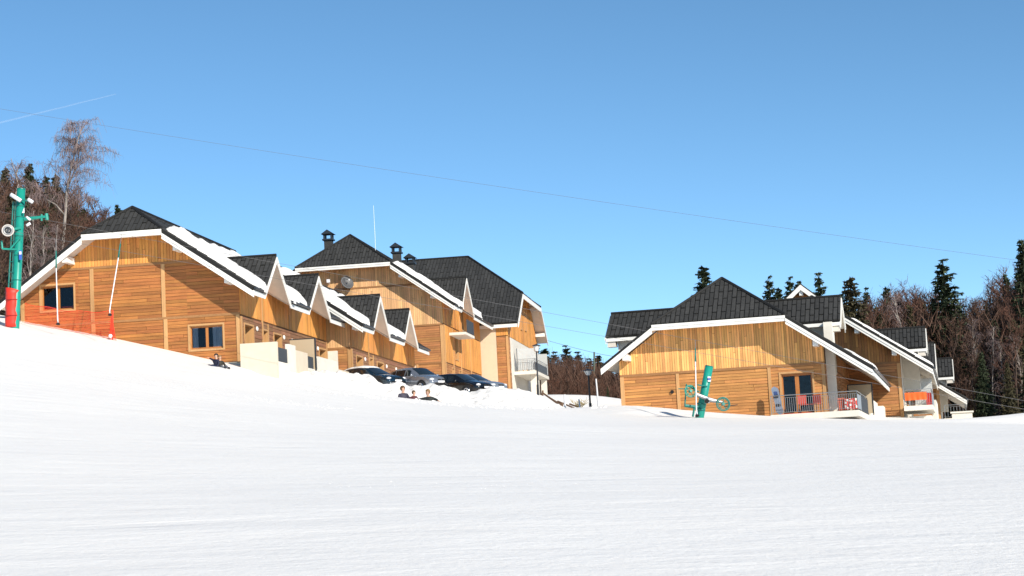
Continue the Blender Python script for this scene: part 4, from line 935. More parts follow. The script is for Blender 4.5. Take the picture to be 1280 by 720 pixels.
# safety net, pole
pa = at(31, 379, 88.3); pb = at(139.5, 389, 87.6); qa = at(31, 410, 88.3); qb = at(140.5, 430, 87.6)
t = thing('safety_net', 'thin red safety net stretched before the foot of the big left house', 'net', qa)
M = MB(); nu = 74; nv = 18
def npt(i, j):
    a = pa.lerp(pb, i); b = qa.lerp(qb, i); q = b.lerp(a, j*(1-.12*math.sin(i*math.pi))); return q-qa+V((0, .05*math.sin(i*9+j*2), -.04*math.sin(i*17)))
for i in range(nu+1): M.tube([npt(i/nu, j/5) for j in range(6)], .0058, 3, False)
for j in range(nv+1): M.tube([npt(i/24, j/nv) for i in range(25)], .0058, 3, False)
M.obj('netting', redn_m, t)
M = MB(); M.tube([npt(i/24, 1) for i in range(25)], .016, 5); M.obj('top_rope', redn_m, t)
t = thing('net_pole', 'red pole with a bunched net at the right end of the safety net', 'pole', qb)
M = MB(); M.tube([V((0, 0, -.4)), pb-qb+V((.06, 0, .05))], .03, 8); M.obj('pole', redn_m, t)
M = MB()
for k in range(9): M.tube([V((-.25+.06*k, -.04, .0)), V((-.10+.03*k, -.06, .55)), pb-qb+V((0, -.04, -.1))], .012, 4)
for k in range(7): M.tube([V((-.23+.016*k, -.05, .1+.17*k)), V((.2-.018*k, -.05, .13+.17*k))], .009, 4)
M.obj('bunched_net', redn_m, t)
M = MB(); q = at(138, 420, 87.3)-qb; M.ball(q, .1, 10, 6); M.obj('white_tie', whitep, t)

# ================================================================== LAMPS AND SMALL THINGS
def lamp(label, foot, top, g):
    t = thing('street_lamp', label, 'street lamp', foot, 0, g); d = top-foot; n = d.length
    M = MB(); M.tube([V((0, 0, -1)), d*.86], [.06, .045], 8); M.obj('post', metal_dk, t)
    M = MB(); M.tube([V((0, 0, -.2)), d*.22], [.085, .075], 8); M.obj('base', metal_dk, t)
    M = MB(); M.tube([d*.86, d*.875, d*.96], [.08, .13, .23], 8); M.obj('lantern', lampw, t)
    M = MB(); M.tube([d*.96, d*.975, d*1.0], [.30, .27, .03], 8); M.obj('roof_cap', metal_dk, t)
    K = MB()
    for i in range(4):
        a = math.pi*(i+.5)/2; K.tube([d*.875+V((math.cos(a)*.13, math.sin(a)*.13, 0)), d*.96+V((math.cos(a)*.23, math.sin(a)*.23, 0))], .012, 4)
    K.obj('lantern_frame', metal_dk, t)
G_ = 'black street lamps between the house groups'
lamp('black street lamp in front of the white balcony of the middle house', at(672.5, 495, 118), at(670.3, 430, 118), G_)
lamp('black street lamp standing in the gap beside the snow heap and the right chalet', at(738.5, 516, 97), at(735, 461.5, 97), G_)
def pole(name, label, foot, top, r, m, cat, cap=None):
    M = MB(); d = top-foot; M.tube([V((0, 0, -.5)), d*.5, d], [r, r*.95, r*.85], 8); o = M.obj(name, m); o.location = foot; return tag(o, label, cat)
pole('marker_pole', 'tall thin white marker pole right of the second street lamp', at(748, 507, 100), at(745, 473.5, 100), .05, whitep, 'pole')
pole('marker_stake', 'short white stake on the snow left of the second street lamp', at(706, 507, 100), at(705.8, 493, 100), .06, whitep, 'stake')
pole('marker_stake', 'small pale stake among yellow twigs beside the second street lamp', at(725.5, 512, 98), at(723.5, 499, 98), .05, whitep, 'stake')
pole('utility_pole', 'distant dark power pole standing among the trees in the gap', at(742.5, 500, 190), at(742.8, 440, 190), .11, mat('pole_grey_green', (.10, .13, .10), .7), 'pole')
t = thing('log_rail', 'dark timber rails lying half buried in the snow below the first street lamp', 'fence', at(690, 500, 104))
o_ = at(690, 500, 104); wd_ = mat('old_timber', (.13, .075, .045), .8, dark=.4, grain=(3, 3, 3))
for a, b, r_ in (((679, 491.5), (697, 504.5), .05), ((684, 495), (700, 505), .04), ((697, 501.5), (726, 513.5), .05), ((712, 505), (738, 514), .055)):
    M = MB(); M.tube([at(*a, 104)-o_, at(*b, 103)-o_], r_, 6); M.obj('rail', wd_, t)
for (x, y, r_) in ((701.5, 506, .13), (678, 491, .07)):
    M = MB(); M.tube([at(x, y+4, 103.5)-o_, at(x+.6, y-3, 103.5)-o_], [r_, r_*.8], 6); M.obj('post', wd_, t)
t = thing('stone_block', 'dark stones poking out of the snow at the foot of the second street lamp', 'stone', at(718, 513.5, 101)); o_ = at(718, 513.5, 101)
for (x, y, s_) in ((713, 513.5, .17), (719, 514, .14), (727, 514.3, .18), (735, 514.5, .14)):
    M = MB(); q = at(x, y, 101)-o_; M.ball(q, s_, 7, 5, 1.3, 1, .75)
    M.v = [tuple(V(v)+V((noise.noise(V(v)*5), noise.noise(V(v)*5+V((9, 0, 0))), noise.noise(V(v)*5+V((0, 9, 0)))))*.06) for v in M.v]; M.obj('stone', mat('dark_stone', (.09, .085, .08), .85, dark=.4), t)
t = thing('bare_shrub', 'small yellowish bare shrub left of the second street lamp', 'shrub', at(725, 512, 100))
rs = random.Random(3)
for k, m_ in (('stem', (.35, .24, .07)), ('twig', (.42, .30, .08))):
    M = MB()
    for i in range(7 if k == 'stem' else 60):
        a = rs.uniform(0, 6.28); l_ = rs.uniform(.5, .9); q = V((math.cos(a)*l_*.7, math.sin(a)*l_*.7, l_*.75)); b = q*0 if k == 'stem' else q*rs.uniform(.2, .7)
        e = q if k == 'stem' else b+V((rs.uniform(-.3, .3), rs.uniform(-.3, .3), rs.uniform(.05, .3))); M.tube([b, e], [.012, .006], 4, False)
    M.obj(k, mat('yellow_twig_'+k, m_, .7), t)
for (px, py, r_) in ((334, 455.5, .07),):
    M = MB(); M.ball((0, 0, 0), r_, 7, 5, 1.5, 1, .8); M.tube([(0, 0, 0), (-.2, -.05, -.12)], .02, 5); o = M.obj('glove', black_m); o.location = at(px, py, 90.3); tag(o, 'tiny dark glove lying on the snow below the first cream terrace wall', 'glove')
p = at(1203, 522, 125); M = MB(); M.box(-.7, .7, 0, 1.2, -2.0, .35); M.box(-.8, .8, -.1, 1.3, .35, .45); o = M.obj('utility_box', stuccow); o.location = p; o.rotation_euler = (0, 0, -F5.th); tag(o, 'low white stucco box at the far end of the right row of chalets', 'box')
# power line and its far wires
cable('power_line', 'long thin wire crossing the whole sky above the roofs', [at(-140, 113, 190), at(1420, 345, 190)], .015, mat('wire_grey', (.15, .16, .2), .6), .6)
pw = mat('wire_grey', (.15, .16, .2), .6)
for y0, y1, y2, lb in ((424, 441, 449, 'upper faint wire reaching the distant power pole in the gap'), (450, 468, 476, 'lower faint wire crossing the brown wood in the gap')):
    cable('power_wire', lb, [at(640, y0-12, 190), at(743, y1, 190), at(800, y2, 190)], .022, pw, .1)
# contrail
def contrail():
    m = bpy.data.materials.new('contrail_vapour'); m.use_nodes = True; n = m.node_tree.nodes; l = m.node_tree.links
    t_ = n.new('ShaderNodeBsdfTransparent'); mx = n.new('ShaderNodeMixShader'); mx.inputs[0].default_value = .042; b = n['Principled BSDF']; b.inputs['Base Color'].default_value = (.9, .9, .9, 1); b.inputs['Roughness'].default_value = 1
    l.new(t_.outputs[0], mx.inputs[1]); l.new(b.outputs[0], mx.inputs[2]); l.new(mx.outputs[0], n['Material Output'].inputs[0])
    M = MB(); a = at(-120, 183, 9000); b_ = at(145, 117.5, 9600); M.tube([a.lerp(b_, k/20)+EZ*3*noise.noise(V((k*.7, 0, 0))) for k in range(21)], [7.5-4.5*(k/20) for k in range(21)], 8)
    tag(M.obj('contrail', m, smooth=True), 'faint white vapour trail high in the sky at the upper left', 'contrail', kind='stuff')
contrail()

# ================================================================== CARS
def paint(name, col, rough=.22, metal=.5):
    m = mat(name, col, rough, metal, spec=.6); b = m.node_tree.nodes['Principled BSDF']; b.inputs['Coat Weight'].default_value = .7; b.inputs['Coat Roughness'].default_value = .06; return m
carglass = mat('car_glass', (.012, .016, .018), .04, 0, spec=.8)
chrome = mat('chrome', (.7, .7, .72), .15, 1.0); tyre_m = mat('tyre', (.015, .015, .016), .8); lens_m = mat('headlight_lens', (.75, .77, .80), .12, .2)
def car(label, px, ytop, Y, rz, col, hgt=1.48, length=4.25, snow_roof=False, group='cars parked behind the snow bank'):
    top = at(px, ytop, Y); base = V((top.x, top.y, top.z-hgt)); t = thing('parked_car', label, 'car', base, rz, group)
    k = length/4.25; hz = hgt/1.48
    ST = [(-2.12, .38, .66, .72, .50, .86), (-2.02, .27, .79, .92, .60, 1.12), (-1.72, .21, .85, .96, .585, 1.39), (-1.2, .2, .87, .96, .60, 1.475), (-.4, .2, .875, .95, .605, 1.48), (.15, .2, .875, .94, .59, 1.42),
          (.62, .2, .875, .935, .62, 1.17), (1.0, .2, .87, .925, .70, .97), (1.5, .2, .855, .84, .68, .89), (1.88, .24, .80, .72, .62, .79), (2.06, .30, .70, .62, .56, .68), (2.12, .38, .60, .52, .5, .58)]
    def ringp(s):
        x, zb, wb, zbelt, wr, zr_ = s; x *= k; zb *= hz; zbelt *= hz; zr_ *= hz; zm = zb+(zbelt-zb)*.5
        P_ = [(x, wb-.07, zb), (x, wb, zb+.10), (x, wb+.015, zm), (x, wb, zbelt-.06), (x, wb-.03, zbelt), (x, wr+.02, zr_-.05), (x, wr-.06, zr_), (x, wr*.5, zr_+.018), (x, 0, zr_+.025)]
        return P_ + [(a, -b, c) for a, b, c in P_[-2::-1]]
    M = MB(); rings = [ringp(s) for s in ST]; n = len(rings[0])
    for r_ in rings: M.v += r_
    for i in range(len(rings)-1):
        for j in range(n-1): M.f.append((i*n+j, i*n+j+1, (i+1)*n+j+1, (i+1)*n+j))
        M.f.append((i*n+n-1, i*n, (i+1)*n, (i+1)*n+n-1))
    M.f.append(tuple(range(n-1, -1, -1))); M.f.append(tuple((len(rings)-1)*n+j for j in range(n)))
    body = M.obj('body', col, t, True); es = body.modifiers.new('e', 'EDGE_SPLIT'); es.split_angle = R(38)
    def surf(x, j0, j1, f):   # point on the side/top skin at station x between ring points j0 and j1
        xx = x*k
        for i in range(len(ST)-1):
            if ST[i][0]*k <= xx <= ST[i+1][0]*k:
                q = (xx-ST[i][0]*k)/((ST[i+1][0]-ST[i][0])*k); a = V(rings[i][j0]).lerp(V(rings[i+1][j0]), q); b = V(rings[i][j1]).lerp(V(rings[i+1][j1]), q); return a.lerp(b, f)
    def patch(name, xs_, f0, f1, j0, j1, m, off, mirror=False):
        M = MB(); vs = []
        for x in xs_:
            a = surf(x, j0, j1, f0(x) if callable(f0) else f0); b = surf(x, j0, j1, f1(x) if callable(f1) else f1); vs += [a+off, b+off]
        if mirror: vs = [V((v.x, -v.y, v.z)) for v in vs]
        M.add(vs, [(2*i, 2*i+2, 2*i+3, 2*i+1) for i in range(len(xs_)-1)]); return M.obj(name, m, t, True)
    for mir in (False, True):
        o = V((0, .012, .004))
        patch('side_window', [-1.1, -.6, -.28], .12, .86, 4, 5, carglass, o, mir); patch('side_window', [-.2, .15, .5], .12, lambda x: .86 if x < .3 else .72, 4, 5, carglass, o, mir)
        patch('side_window', [-1.68, -1.4, -1.18], .14, lambda x: .55 if x < -1.6 else .84, 4, 5, carglass, o, mir)
    for (nm, xs_) in (('windscreen', [.14, .4, .62, .95]), ('rear_window', [-2.0, -1.9, -1.76])):
        M = MB(); vs = []
        for x in xs_:
            for j, f in ((5, .7), (7, .0), (8, 0)): vs.append((surf(x, j, j, 0) if j != 5 else surf(x, 5, 6, f))+V((.006, 0, .014)))
            for j in (7,): vs.append(V((vs[-2].x, -vs[-2].y, vs[-2].z)))
            vs.append(V((vs[-4].x, -vs[-4].y, vs[-4].z)))
        M.add(vs, [(5*i+j, 5*i+j+1, 5*i+6+j, 5*i+5+j) for i in range(len(xs_)-1) for j in range(4)]); M.obj(nm, carglass, t, True)
    for (x, y) in ((1.32*k, .80), (1.32*k, -.80), (-1.3*k, .80), (-1.3*k, -.80)):
        sy = 1 if y > 0 else -1; W = MB(); c = V((x, y, .31)); W.tube([c-EY*sy*.10, c+EY*sy*.085], [.40, .40], 22); W.obj('wheel_arch', black_m, t)
        w0 = MB(); w0.tube([c-EY*sy*.10, c+EY*sy*.085, c+EY*sy*.115], [.31, .315, .29], 22); wh = w0.obj('wheel', tyre_m, t)
        rm = MB(); rm.ring(c+EY*sy*.118, EY, .19, .025, 20, 5)
        for q in range(5):
            a = q*2*math.pi/5; rm.tube([c+EY*sy*.12, c+EY*sy*.12+V((math.cos(a)*.19, 0, math.sin(a)*.19))], .028, 4)
        rm.obj('rim', chrome, wh)
    for sy in (-1, 1):
        M = MB(); M.ball((1.96*k, .60*sy, .665*hz), .17, 10, 8, .8, 1.0, .5); M.obj('headlight', lens_m, t, True)
        M = MB(); M.ball((2.08*k, .56*sy, .40*hz), .07, 8, 6, .4, 1, 1); M.obj('fog_lamp', lens_m, t, True)
        M = MB(); M.ball((.62*k, .99*sy, .99*hz), .11, 8, 6, .6, 1, .7); M.tube([(.62*k, .84*sy, .95*hz), (.62*k, .95*sy, .97*hz)], .03, 5); M.obj('mirror', col, t, True)
        M = MB(); M.ball((-2.06*k, .66*sy, .86*hz), .12, 8, 6, .4, .8, 1.3); M.obj('tail_light', mat('tail_light_red', (.4, .02, .02), .2), t, True)
        for x in (-.55, .25):
            M = MB(); M.box(x*k-.09, x*k+.09, .885*sy-.012, .885*sy+.012, .80*hz, .83*hz); M.obj('door_handle', col, t)
    M = MB(); M.box(2.05*k, 2.125*k, .04, .26, .60*hz, .68*hz); M.box(2.05*k, 2.125*k, -.26, -.04, .60*hz, .68*hz); M.obj('grille', black_m, t)
    M = MB(); M.box(2.06*k, 2.13*k, -.5, .5, .33*hz, .45*hz); M.obj('bumper_intake', black_m, t)
    M = MB(); M.box(2.1*k, 2.14*k, -.26, .26, .47*hz, .57*hz); M.obj('number_plate', whitep, t)
    if snow_roof:
        M = MB(); vs = []; 
        for i in range(15):
            for j in range(9):
                x = -1.85+i*.145; y = (j/8*2-1)*.56; e = min(1, min(i, 14-i)/2.5, min(j, 8-j)/2); s_ = surf(min(max(x, -1.7), .15), 6, 8, 1); vs.append((x*k, y, s_.z-.02+.13*math.sqrt(max(e, 0))*(1+.4*noise.noise(V((x*2, y*2, 3))))))
        M.add(vs, [(i*9+j, (i+1)*9+j, (i+1)*9+j+1, i*9+j+1) for i in range(14) for j in range(8)]); M.obj('roof_snow', snowr_m, t, True, kind='stuff')
    return t
car('dark blue car with snow on its roof, leftmost of the parked row', 464, 459.3, 103.5, R(-42), paint('paint_dark_blue', (.012, .035, .060)), 1.46, 4.5, True)
car('silver grey car in the parked row behind the sitting children', 522, 459.5, 103, R(-47), paint('paint_silver', (.24, .26, .30)), 1.52, 4.2)
car('black car nosed out to the right beside the silver grey one', 573, 467, 102, R(-38), paint('paint_black', (.010, .011, .013)), 1.45, 4.2)
car('pale silver car half hidden behind the black one, rightmost of the row', 589, 467.5, 105.5, R(-34), paint('paint_pale_silver', (.30, .33, .37)), 1.45, 4.3)

# ================================================================== PEOPLE
def skinned(name, joints, edges, m, parent, root=0, sub=1):
    me = bpy.data.meshes.new(name); me.from_pydata([j[:3] for j in joints], edges, []); o = bpy.data.objects.new(name, me); COL.objects.link(o)
    sk = o.modifiers.new('skin', 'SKIN'); 
    for i, j in enumerate(joints):
        d = me.skin_vertices[0].data[i]; d.radius = (j[3], j[4] if len(j) > 4 else j[3]); d.use_root = i == root
    sb_ = o.modifiers.new('sub', 'SUBSURF'); sb_.levels = sb_.render_levels = sub
    dg = bpy.context.evaluated_depsgraph_get(); dg.update(); nm = bpy.data.meshes.new_from_object(o.evaluated_get(dg)); bpy.data.objects.remove(o)
    nm.materials.clear(); nm.materials.append(m); nm.polygons.foreach_set('use_smooth', [True]*len(nm.polygons)); return link(name, nm, parent)
skin_m = mat('skin', (.55, .32, .22), .5)
def person(label, px, py, Y, rz, jacket, trousers, hair, scale=1., lean=(0, 0), head_turn=0, arms=((.30, -.18, .12), (-.30, -.18, .12)), hands=((.22, -.42, .02), (-.22, -.42, .02)), hat=None, group=None):
    t = thing('person', label, 'person', at(px, py, Y), rz, group); t.scale = (scale,)*3
    lx, ly = lean; n_ = V((lx*.56, ly*.56+.02, .56)); hd = n_+V((lx*.16, ly*.16-.02, .16))
    J = [(0, 0, .08, .13, .10), (lx*.25, ly*.25, .28, .13, .10), (lx*.45, ly*.45, .46, .15, .10), (n_.x, n_.y, n_.z, .05), (hd.x, hd.y, hd.z-.05, .085, .095), (hd.x, hd.y, hd.z+.04, .088, .10), (hd.x, hd.y+.01, hd.z+.11, .06, .065)]
    E_ = [(0, 1), (1, 2), (2, 3), (3, 4), (4, 5), (5, 6)]
    def limb(pts, start):
        p = start
        for q in pts: J.append(q); E_.append((p, len(J)-1)); p = len(J)-1
        return p
    sh_ = V((lx*.47, ly*.47, .47)); C_ = []
    for sg, el, ha in ((1, arms[0], hands[0]), (-1, arms[1], hands[1])):
        e = V(el)+V((lx*.2, ly*.2, .0)); h = V(ha)
        w_ = limb([(sh_.x+sg*.17, sh_.y, sh_.z, .055), (e.x, e.y, e.z, .042), (h.x, h.y, h.z, .03)], 2)
        d = (h-e).normalized(); s_ = d.cross(EZ); s_ = s_.normalized() if s_.length > .1 else EX
        pm = limb([(h+d*.06)[:]+(.032, .02)], w_)
        for k_, f in enumerate((-.03, -.01, .012, .032)):
            limb([(h+d*.10+s_*f)[:]+(.009,), (h+d*(.15-.012*abs(k_-1.3))+s_*f*1.2-EZ*.02)[:]+(.008,)], pm)
        limb([(h+d*.05+s_*.05*-sg)[:]+(.010,), (h+d*.09+s_*.06*-sg)[:]+(.009,)], w_)
        C_.append(((sh_.x+sg*.17, sh_.y, sh_.z), e[:], (e.lerp(h, .92))[:]))
    for sg in (1, -1): limb([(sg*.10, -.02, .07, .085), (sg*.15, -.42, .20, .06), (sg*.13, -.78, .02, .045), (sg*.13, -.80, -.04, .04), (sg*.14, -.90, .06, .035)], 0)
    skinned('body', J, E_, skin_m, t)
    jk = [(0, 0, .10, .16, .13), (lx*.25, ly*.25, .28, .155, .125), (lx*.44, ly*.44, .45, .165, .125), (n_.x, n_.y, n_.z-.02, .075)]; je = [(0, 1), (1, 2), (2, 3)]
    for c in C_:
        k0 = len(jk); jk += [c[0]+(.078,), c[1]+(.062,), c[2]+(.048,)]; je += [(2, k0), (k0, k0+1), (k0+1, k0+2)]
    skinned('jacket', jk, je, jacket, t)
    tk = [(0, 0, .06, .15, .12)]; te = []
    for sg in (1, -1):
        k0 = len(tk); tk += [(sg*.10, -.03, .07, .10), (sg*.15, -.42, .20, .075), (sg*.13, -.76, .03, .062)]; te += [(0, k0), (k0, k0+1), (k0+1, k0+2)]
    skinned('trousers', tk, te, trousers, t)
    for sg in (1, -1): M = MB(); M.ball((sg*.135, -.84, .03), .075, 10, 6, .8, 1.5, 1.1); M.obj('boot', black_m, t, True)
    f = V((math.sin(head_turn), -math.cos(head_turn), 0)); s_ = f.cross(EZ)
    M = MB(); M.ball(hd+V((0, 0, .055))-f*.018, .122, 14, 10, 1, 1.05, 1.0)
    M.v = [v if not ((V(v)-hd).dot(f) > .045 and v[2] < hd.z+.075) else tuple(V(v)-f*.07) for v in M.v]; M.obj('hat' if hat else 'hair', hat or hair, t, True)
    M = MB(); M.ball(hd+f*.095+EZ*.0, .018, 6, 5, 1, 1, 1.4); M.obj('nose', skin_m, t, True)
    for q in (-1, 1):
        M = MB(); M.ball(hd+f*.085+s_*q*.035+EZ*.03, .011, 6, 5); M.obj('eye', dark_in, t); M = MB(); M.ball(hd+s_*q*.092+EZ*.015, .024, 6, 5, .6, .8, 1.3); M.obj('ear', skin_m, t, True)
    M = MB(); M.tube([hd+f*.088+s_*-.025-EZ*.045, hd+f*.09+s_*.025-EZ*.045], .008, 5); M.obj('mouth', mat('lips', (.35, .12, .10), .5), t)
    return t
jn = mat('jacket_navy_grey', (.045, .042, .065), .7, dark=.3, nscale=8); jm = mat('jacket_maroon', (.10, .025, .03), .7, dark=.3, nscale=8); jb = mat('jacket_black_green', (.022, .026, .024), .7, dark=.3, nscale=8)
jo = mat('jacket_olive_black', (.03, .026, .016), .7, dark=.3, nscale=8); tr = mat('trousers_black', (.018, .018, .024), .7); tn = mat('trousers_navy', (.012, .018, .045), .7)
hb = mat('hair_brown', (.085, .045, .020), .6); hf = mat('hair_fair_brown', (.24, .14, .06), .6)
G_ = 'people sitting on the snow below the parked cars'
person('person in a dark grey jacket sitting upright, leftmost below the parked cars', 505, 507, 85.9, R(20), jn, tr, hb, 1.1, (0, .08), .5, group=G_)
person('small person in a maroon jacket sitting in the middle of the group below the cars', 516.5, 507, 85.8, R(10), jm, tr, hb, .84, (.12, .1), .9, group=G_)
person('fair-haired person hunched in a black jacket with arms spread, below the black car', 537.5, 511, 85.6, R(-12), jb, jb, hf, 1.08, (-.08, -.1), -.7, arms=((.32, .0, .40), (-.36, -.04, .46)), hands=((.44, -.15, .33), (-.60, -.10, .42)), group=G_)
G_ = 'people sitting under the corner window of the big left house'
person('person in a navy jacket stretching one arm up under the corner window', 270, 461.3, 83.6, R(-35), mat('jacket_navy', (.012, .014, .035), .7), tn, hb, .84, (0, .05), .3, arms=((.26, -.05, .25), (-.24, -.04, .56)), hands=((.2, -.25, .05), (-.42, -.10, .66)), hat=black_m, group=G_)
person('person in an olive black jacket sitting close behind the navy one', 276.0, 462.4, 83.9, R(35), jo, mat('trousers_grey', (.14, .15, .17), .7), hf, .80, (0, .08), .2, group=G_)

# ================================================================== TREES
needle_m = mat('needles_dark', (.052, .070, .032), .75, dark=.5, nscale=1.6); needle_b = mat('needles_brownish', (.085, .072, .034), .75, dark=.5, nscale=1.6)
bark_m = mat('bark_brown', (.072, .046, .034), .85, dark=.4, grain=(3, 3, .5)); birch_m = mat('bark_birch', (.36, .31, .27), .75, dark=.5, grain=(2, 2, 1.2), nscale=2.5)
twig_m = mat('twigs_brown', (.112, .060, .040), .85, dark=.35, nscale=.6); twig_r = mat('twigs_reddish', (.135, .062, .040), .85, dark=.35, nscale=.6); twig_b = mat('twigs_birch', (.25, .18, .17), .85, dark=.3, nscale=.6)
def ribbon(M, a, b, w0, w1, rs):
    d = (b-a); s_ = V((rs.uniform(-1, 1), rs.uniform(-1, 1), rs.uniform(-.3, .3))); s_ = (s_-d*(s_.dot(d)/max(d.dot(d), 1e-6))).normalized()
    M.add([a-s_*w0, a+s_*w0, b+s_*w1, b-s_*w1], [(0, 1, 2, 3)])
def bare_meshes(seed, H=16., spread=1., lean=0., droop=0., tw=.02, pale=False, limbs=17):
    rs = random.Random(seed); T = MB(); C = MB(); tr_ = [V((lean*H*(i/8)**1.5+rs.uniform(-.12, .12)*i*.4, rs.uniform(-.12, .12)*i*.4, H*.97*i/8)) for i in range(9)]
    T.tube(tr_, [H*.0115*(1-i/8.6)+.012 for i in range(9)], 7)
    def tp(f): i = min(int(f*8), 7); return tr_[i].lerp(tr_[i+1], f*8-i)
    for i in range(limbs):
        f = .22+.74*(i+rs.random())/limbs; a = rs.uniform(0, 6.283); el = rs.uniform(.55, 1.05)+f*.25; L = H*spread*(.30*(1-f)+.075)*rs.uniform(.8, 1.2)
        p = tp(f); d = V((math.cos(a)*math.cos(el), math.sin(a)*math.cos(el), math.sin(el))); pts = [p]
        for k in range(4):
            d = (d+V((rs.uniform(-.22, .22), rs.uniform(-.22, .22), .12-droop*.1*k))).normalized(); pts.append(pts[-1]+d*L/4)
        T.tube(pts, [H*.0038*(1-k/4.6)+.008 for k in range(5)], 4, False)
        for s in range(8):
            q = rs.uniform(.2, 1); k = min(int(q*4), 3); b0 = pts[k].lerp(pts[k+1], q*4-k); a2 = rs.uniform(0, 6.283)
            d2_ = (d*.8+V((math.cos(a2), math.sin(a2), rs.uniform(-.1, .6)-droop*.2))).normalized(); L2_ = L*rs.uniform(.25, .5)+.35; m1 = b0+d2_*L2_*.5; b1 = m1+(d2_+V((0, 0, .2-droop*.7))).normalized()*L2_*.5
            ribbon(C, b0, m1, tw*1.5, tw*1.2, rs); ribbon(C, m1, b1, tw*1.2, tw*.7, rs)
            for z in range(8):
                q = rs.uniform(.1, 1); c0 = b0.lerp(m1, q*2) if q < .5 else m1.lerp(b1, q*2-1); d3 = (d2_*.6+V((rs.uniform(-1, 1), rs.uniform(-1, 1), rs.uniform(-.4, .8)-droop*1.2))).normalized(); l3 = rs.uniform(.35, .8)*(H/16)*(1+droop*.8)
                c1 = c0+d3*l3*.5; c2 = c1+(d3+V((0, 0, -droop*1.3))).normalized()*l3*.5
                ribbon(C, c0, c1, tw, tw*.8, rs); ribbon(C, c1, c2, tw*.8, tw*.35, rs)
    return T, C
def conifer_meshes(seed, H=16., width=.19, droop=.35, gaps=.0, whorls=30, jit=.3):
    rs = random.Random(seed); T = MB(); C = MB(); T.tube([V((0, 0, 0)), V((0, 0, H*.5)), V((0, 0, H))], [H*.014, H*.009, .015], 7)
    for i in range(whorls):
        f = .08+.92*(max(i+rs.uniform(-.35, .35), 0)/whorls)**.9; f = min(max(f, .05), .995); nb_ = 7 if f < .85 else 5; R_ = H*width*(1-f)**.85*rs.uniform(.72, 1.15)+.16
        for b in range(nb_):
            if rs.random() < gaps: continue
            a = b*6.283/nb_+rs.uniform(-.4, .4)+i*1.3; L = R_*rs.uniform(.65, 1.12); up = .25-droop*(1-f*.6)
            d = V((math.cos(a), math.sin(a), up+.5*max(0, f-.8)*2)); p = V((0, 0, min(H*f+rs.uniform(-jit, jit), H-.05))); pts = [p]
            for k in range(4): pts.append(pts[-1]+(d+V((0, 0, -.12*k+.20*(k == 3)))).normalized()*L/4)
            if L > .8: T.tube(pts, [.035, .028, .02, .014, .008], 3, False)
            s_ = V((-math.sin(a), math.cos(a), 0)); n_ = max(4, int(L*5.5))
            for z in range(n_):
                q = (z+.7)/n_; k = min(int(q*4), 3); c = pts[k].lerp(pts[k+1], q*4-k); w_ = .17+.34*min(1, L/2)*(1-q*.65)
                for sg in (-1, 1):
                    e = c+s_*sg*w_*rs.uniform(.7, 1.3)+d*w_*rs.uniform(.2, .7)+V((0, 0, -w_*rs.uniform(.15, .7))); o = d*rs.uniform(.07, .13)+V((0, 0, rs.uniform(-.05, .05)))
                    C.add([c-o, c+o, e+o*.5, e-o*.35], [(0, 1, 2, 3)])
                for _ in range(2):
                    e = c+V((rs.uniform(-.15, .15), rs.uniform(-.15, .15), -w_*rs.uniform(.5, 1.7))); o = (s_ if rs.random() < .6 else d)*.075; C.add([c-o, c+o, e+o*.3, e-o*.3], [(0, 1, 2, 3)])
                if rs.random() < .5: e = c+V((rs.uniform(-.12, .12), rs.uniform(-.12, .12), w_*rs.uniform(.3, .7)))+d*.1; o = s_*.05; C.add([c-o, c+o, e+o*.2, e-o*.2], [(0, 1, 2, 3)])
    C.add([V((-.05, 0, H-.5)), V((.05, 0, H-.5)), V((0, 0, H+.1))], [(0, 1, 2)]); return T, C
def proto(name, T, C, bm_, cm):
    return (T.mesh(name+'_trunk', bm_, True), C.mesh(name+'_crown', cm), max(v[2] for v in T.v))
BARE = [proto('bare', *bare_meshes(s, 16, sp, ln), bark_m, m_) for s, sp, ln, m_ in ((1, .9, .02, twig_m), (2, 1.15, -.02, twig_r), (3, .8, .04, twig_m), (4, 1.0, 0, twig_r), (5, .75, -.03, twig_m))]
PALE = [proto('pale', *bare_meshes(s, 16, .6, ln, .5, .012), birch_m, twig_b) for s, ln in ((11, .03), (12, -.05))]
CON = [proto('con', *conifer_meshes(s, 16, w_, dr, g, n_), bark_m, m_) for s, w_, dr, g, n_, m_ in ((21, .17, .35, .05, 64, needle_m), (22, .16, .25, .18, 46, needle_m), (23, .19, .45, .08, 54, needle_b))]
def tree(name, label, cat, proto_, px, pytop, Y, rs, group=None, wide=1., sink=.3):
    p = at(px, pytop, Y); g = ground(p.x, p.y)-sink; h = p.z-g; k = h/proto_[2]
    t = thing(name, label, cat, (p.x, p.y, g), rs.uniform(0, 6.28), group); t.scale = (k*wide, k*wide, k)
    link('trunk', proto_[0], t); link('crown', proto_[1], t); return t
rs = random.Random(42)
def prof(pts, x): return float(np.interp(x, [p[0] for p in pts], [p[1] for p in pts]))
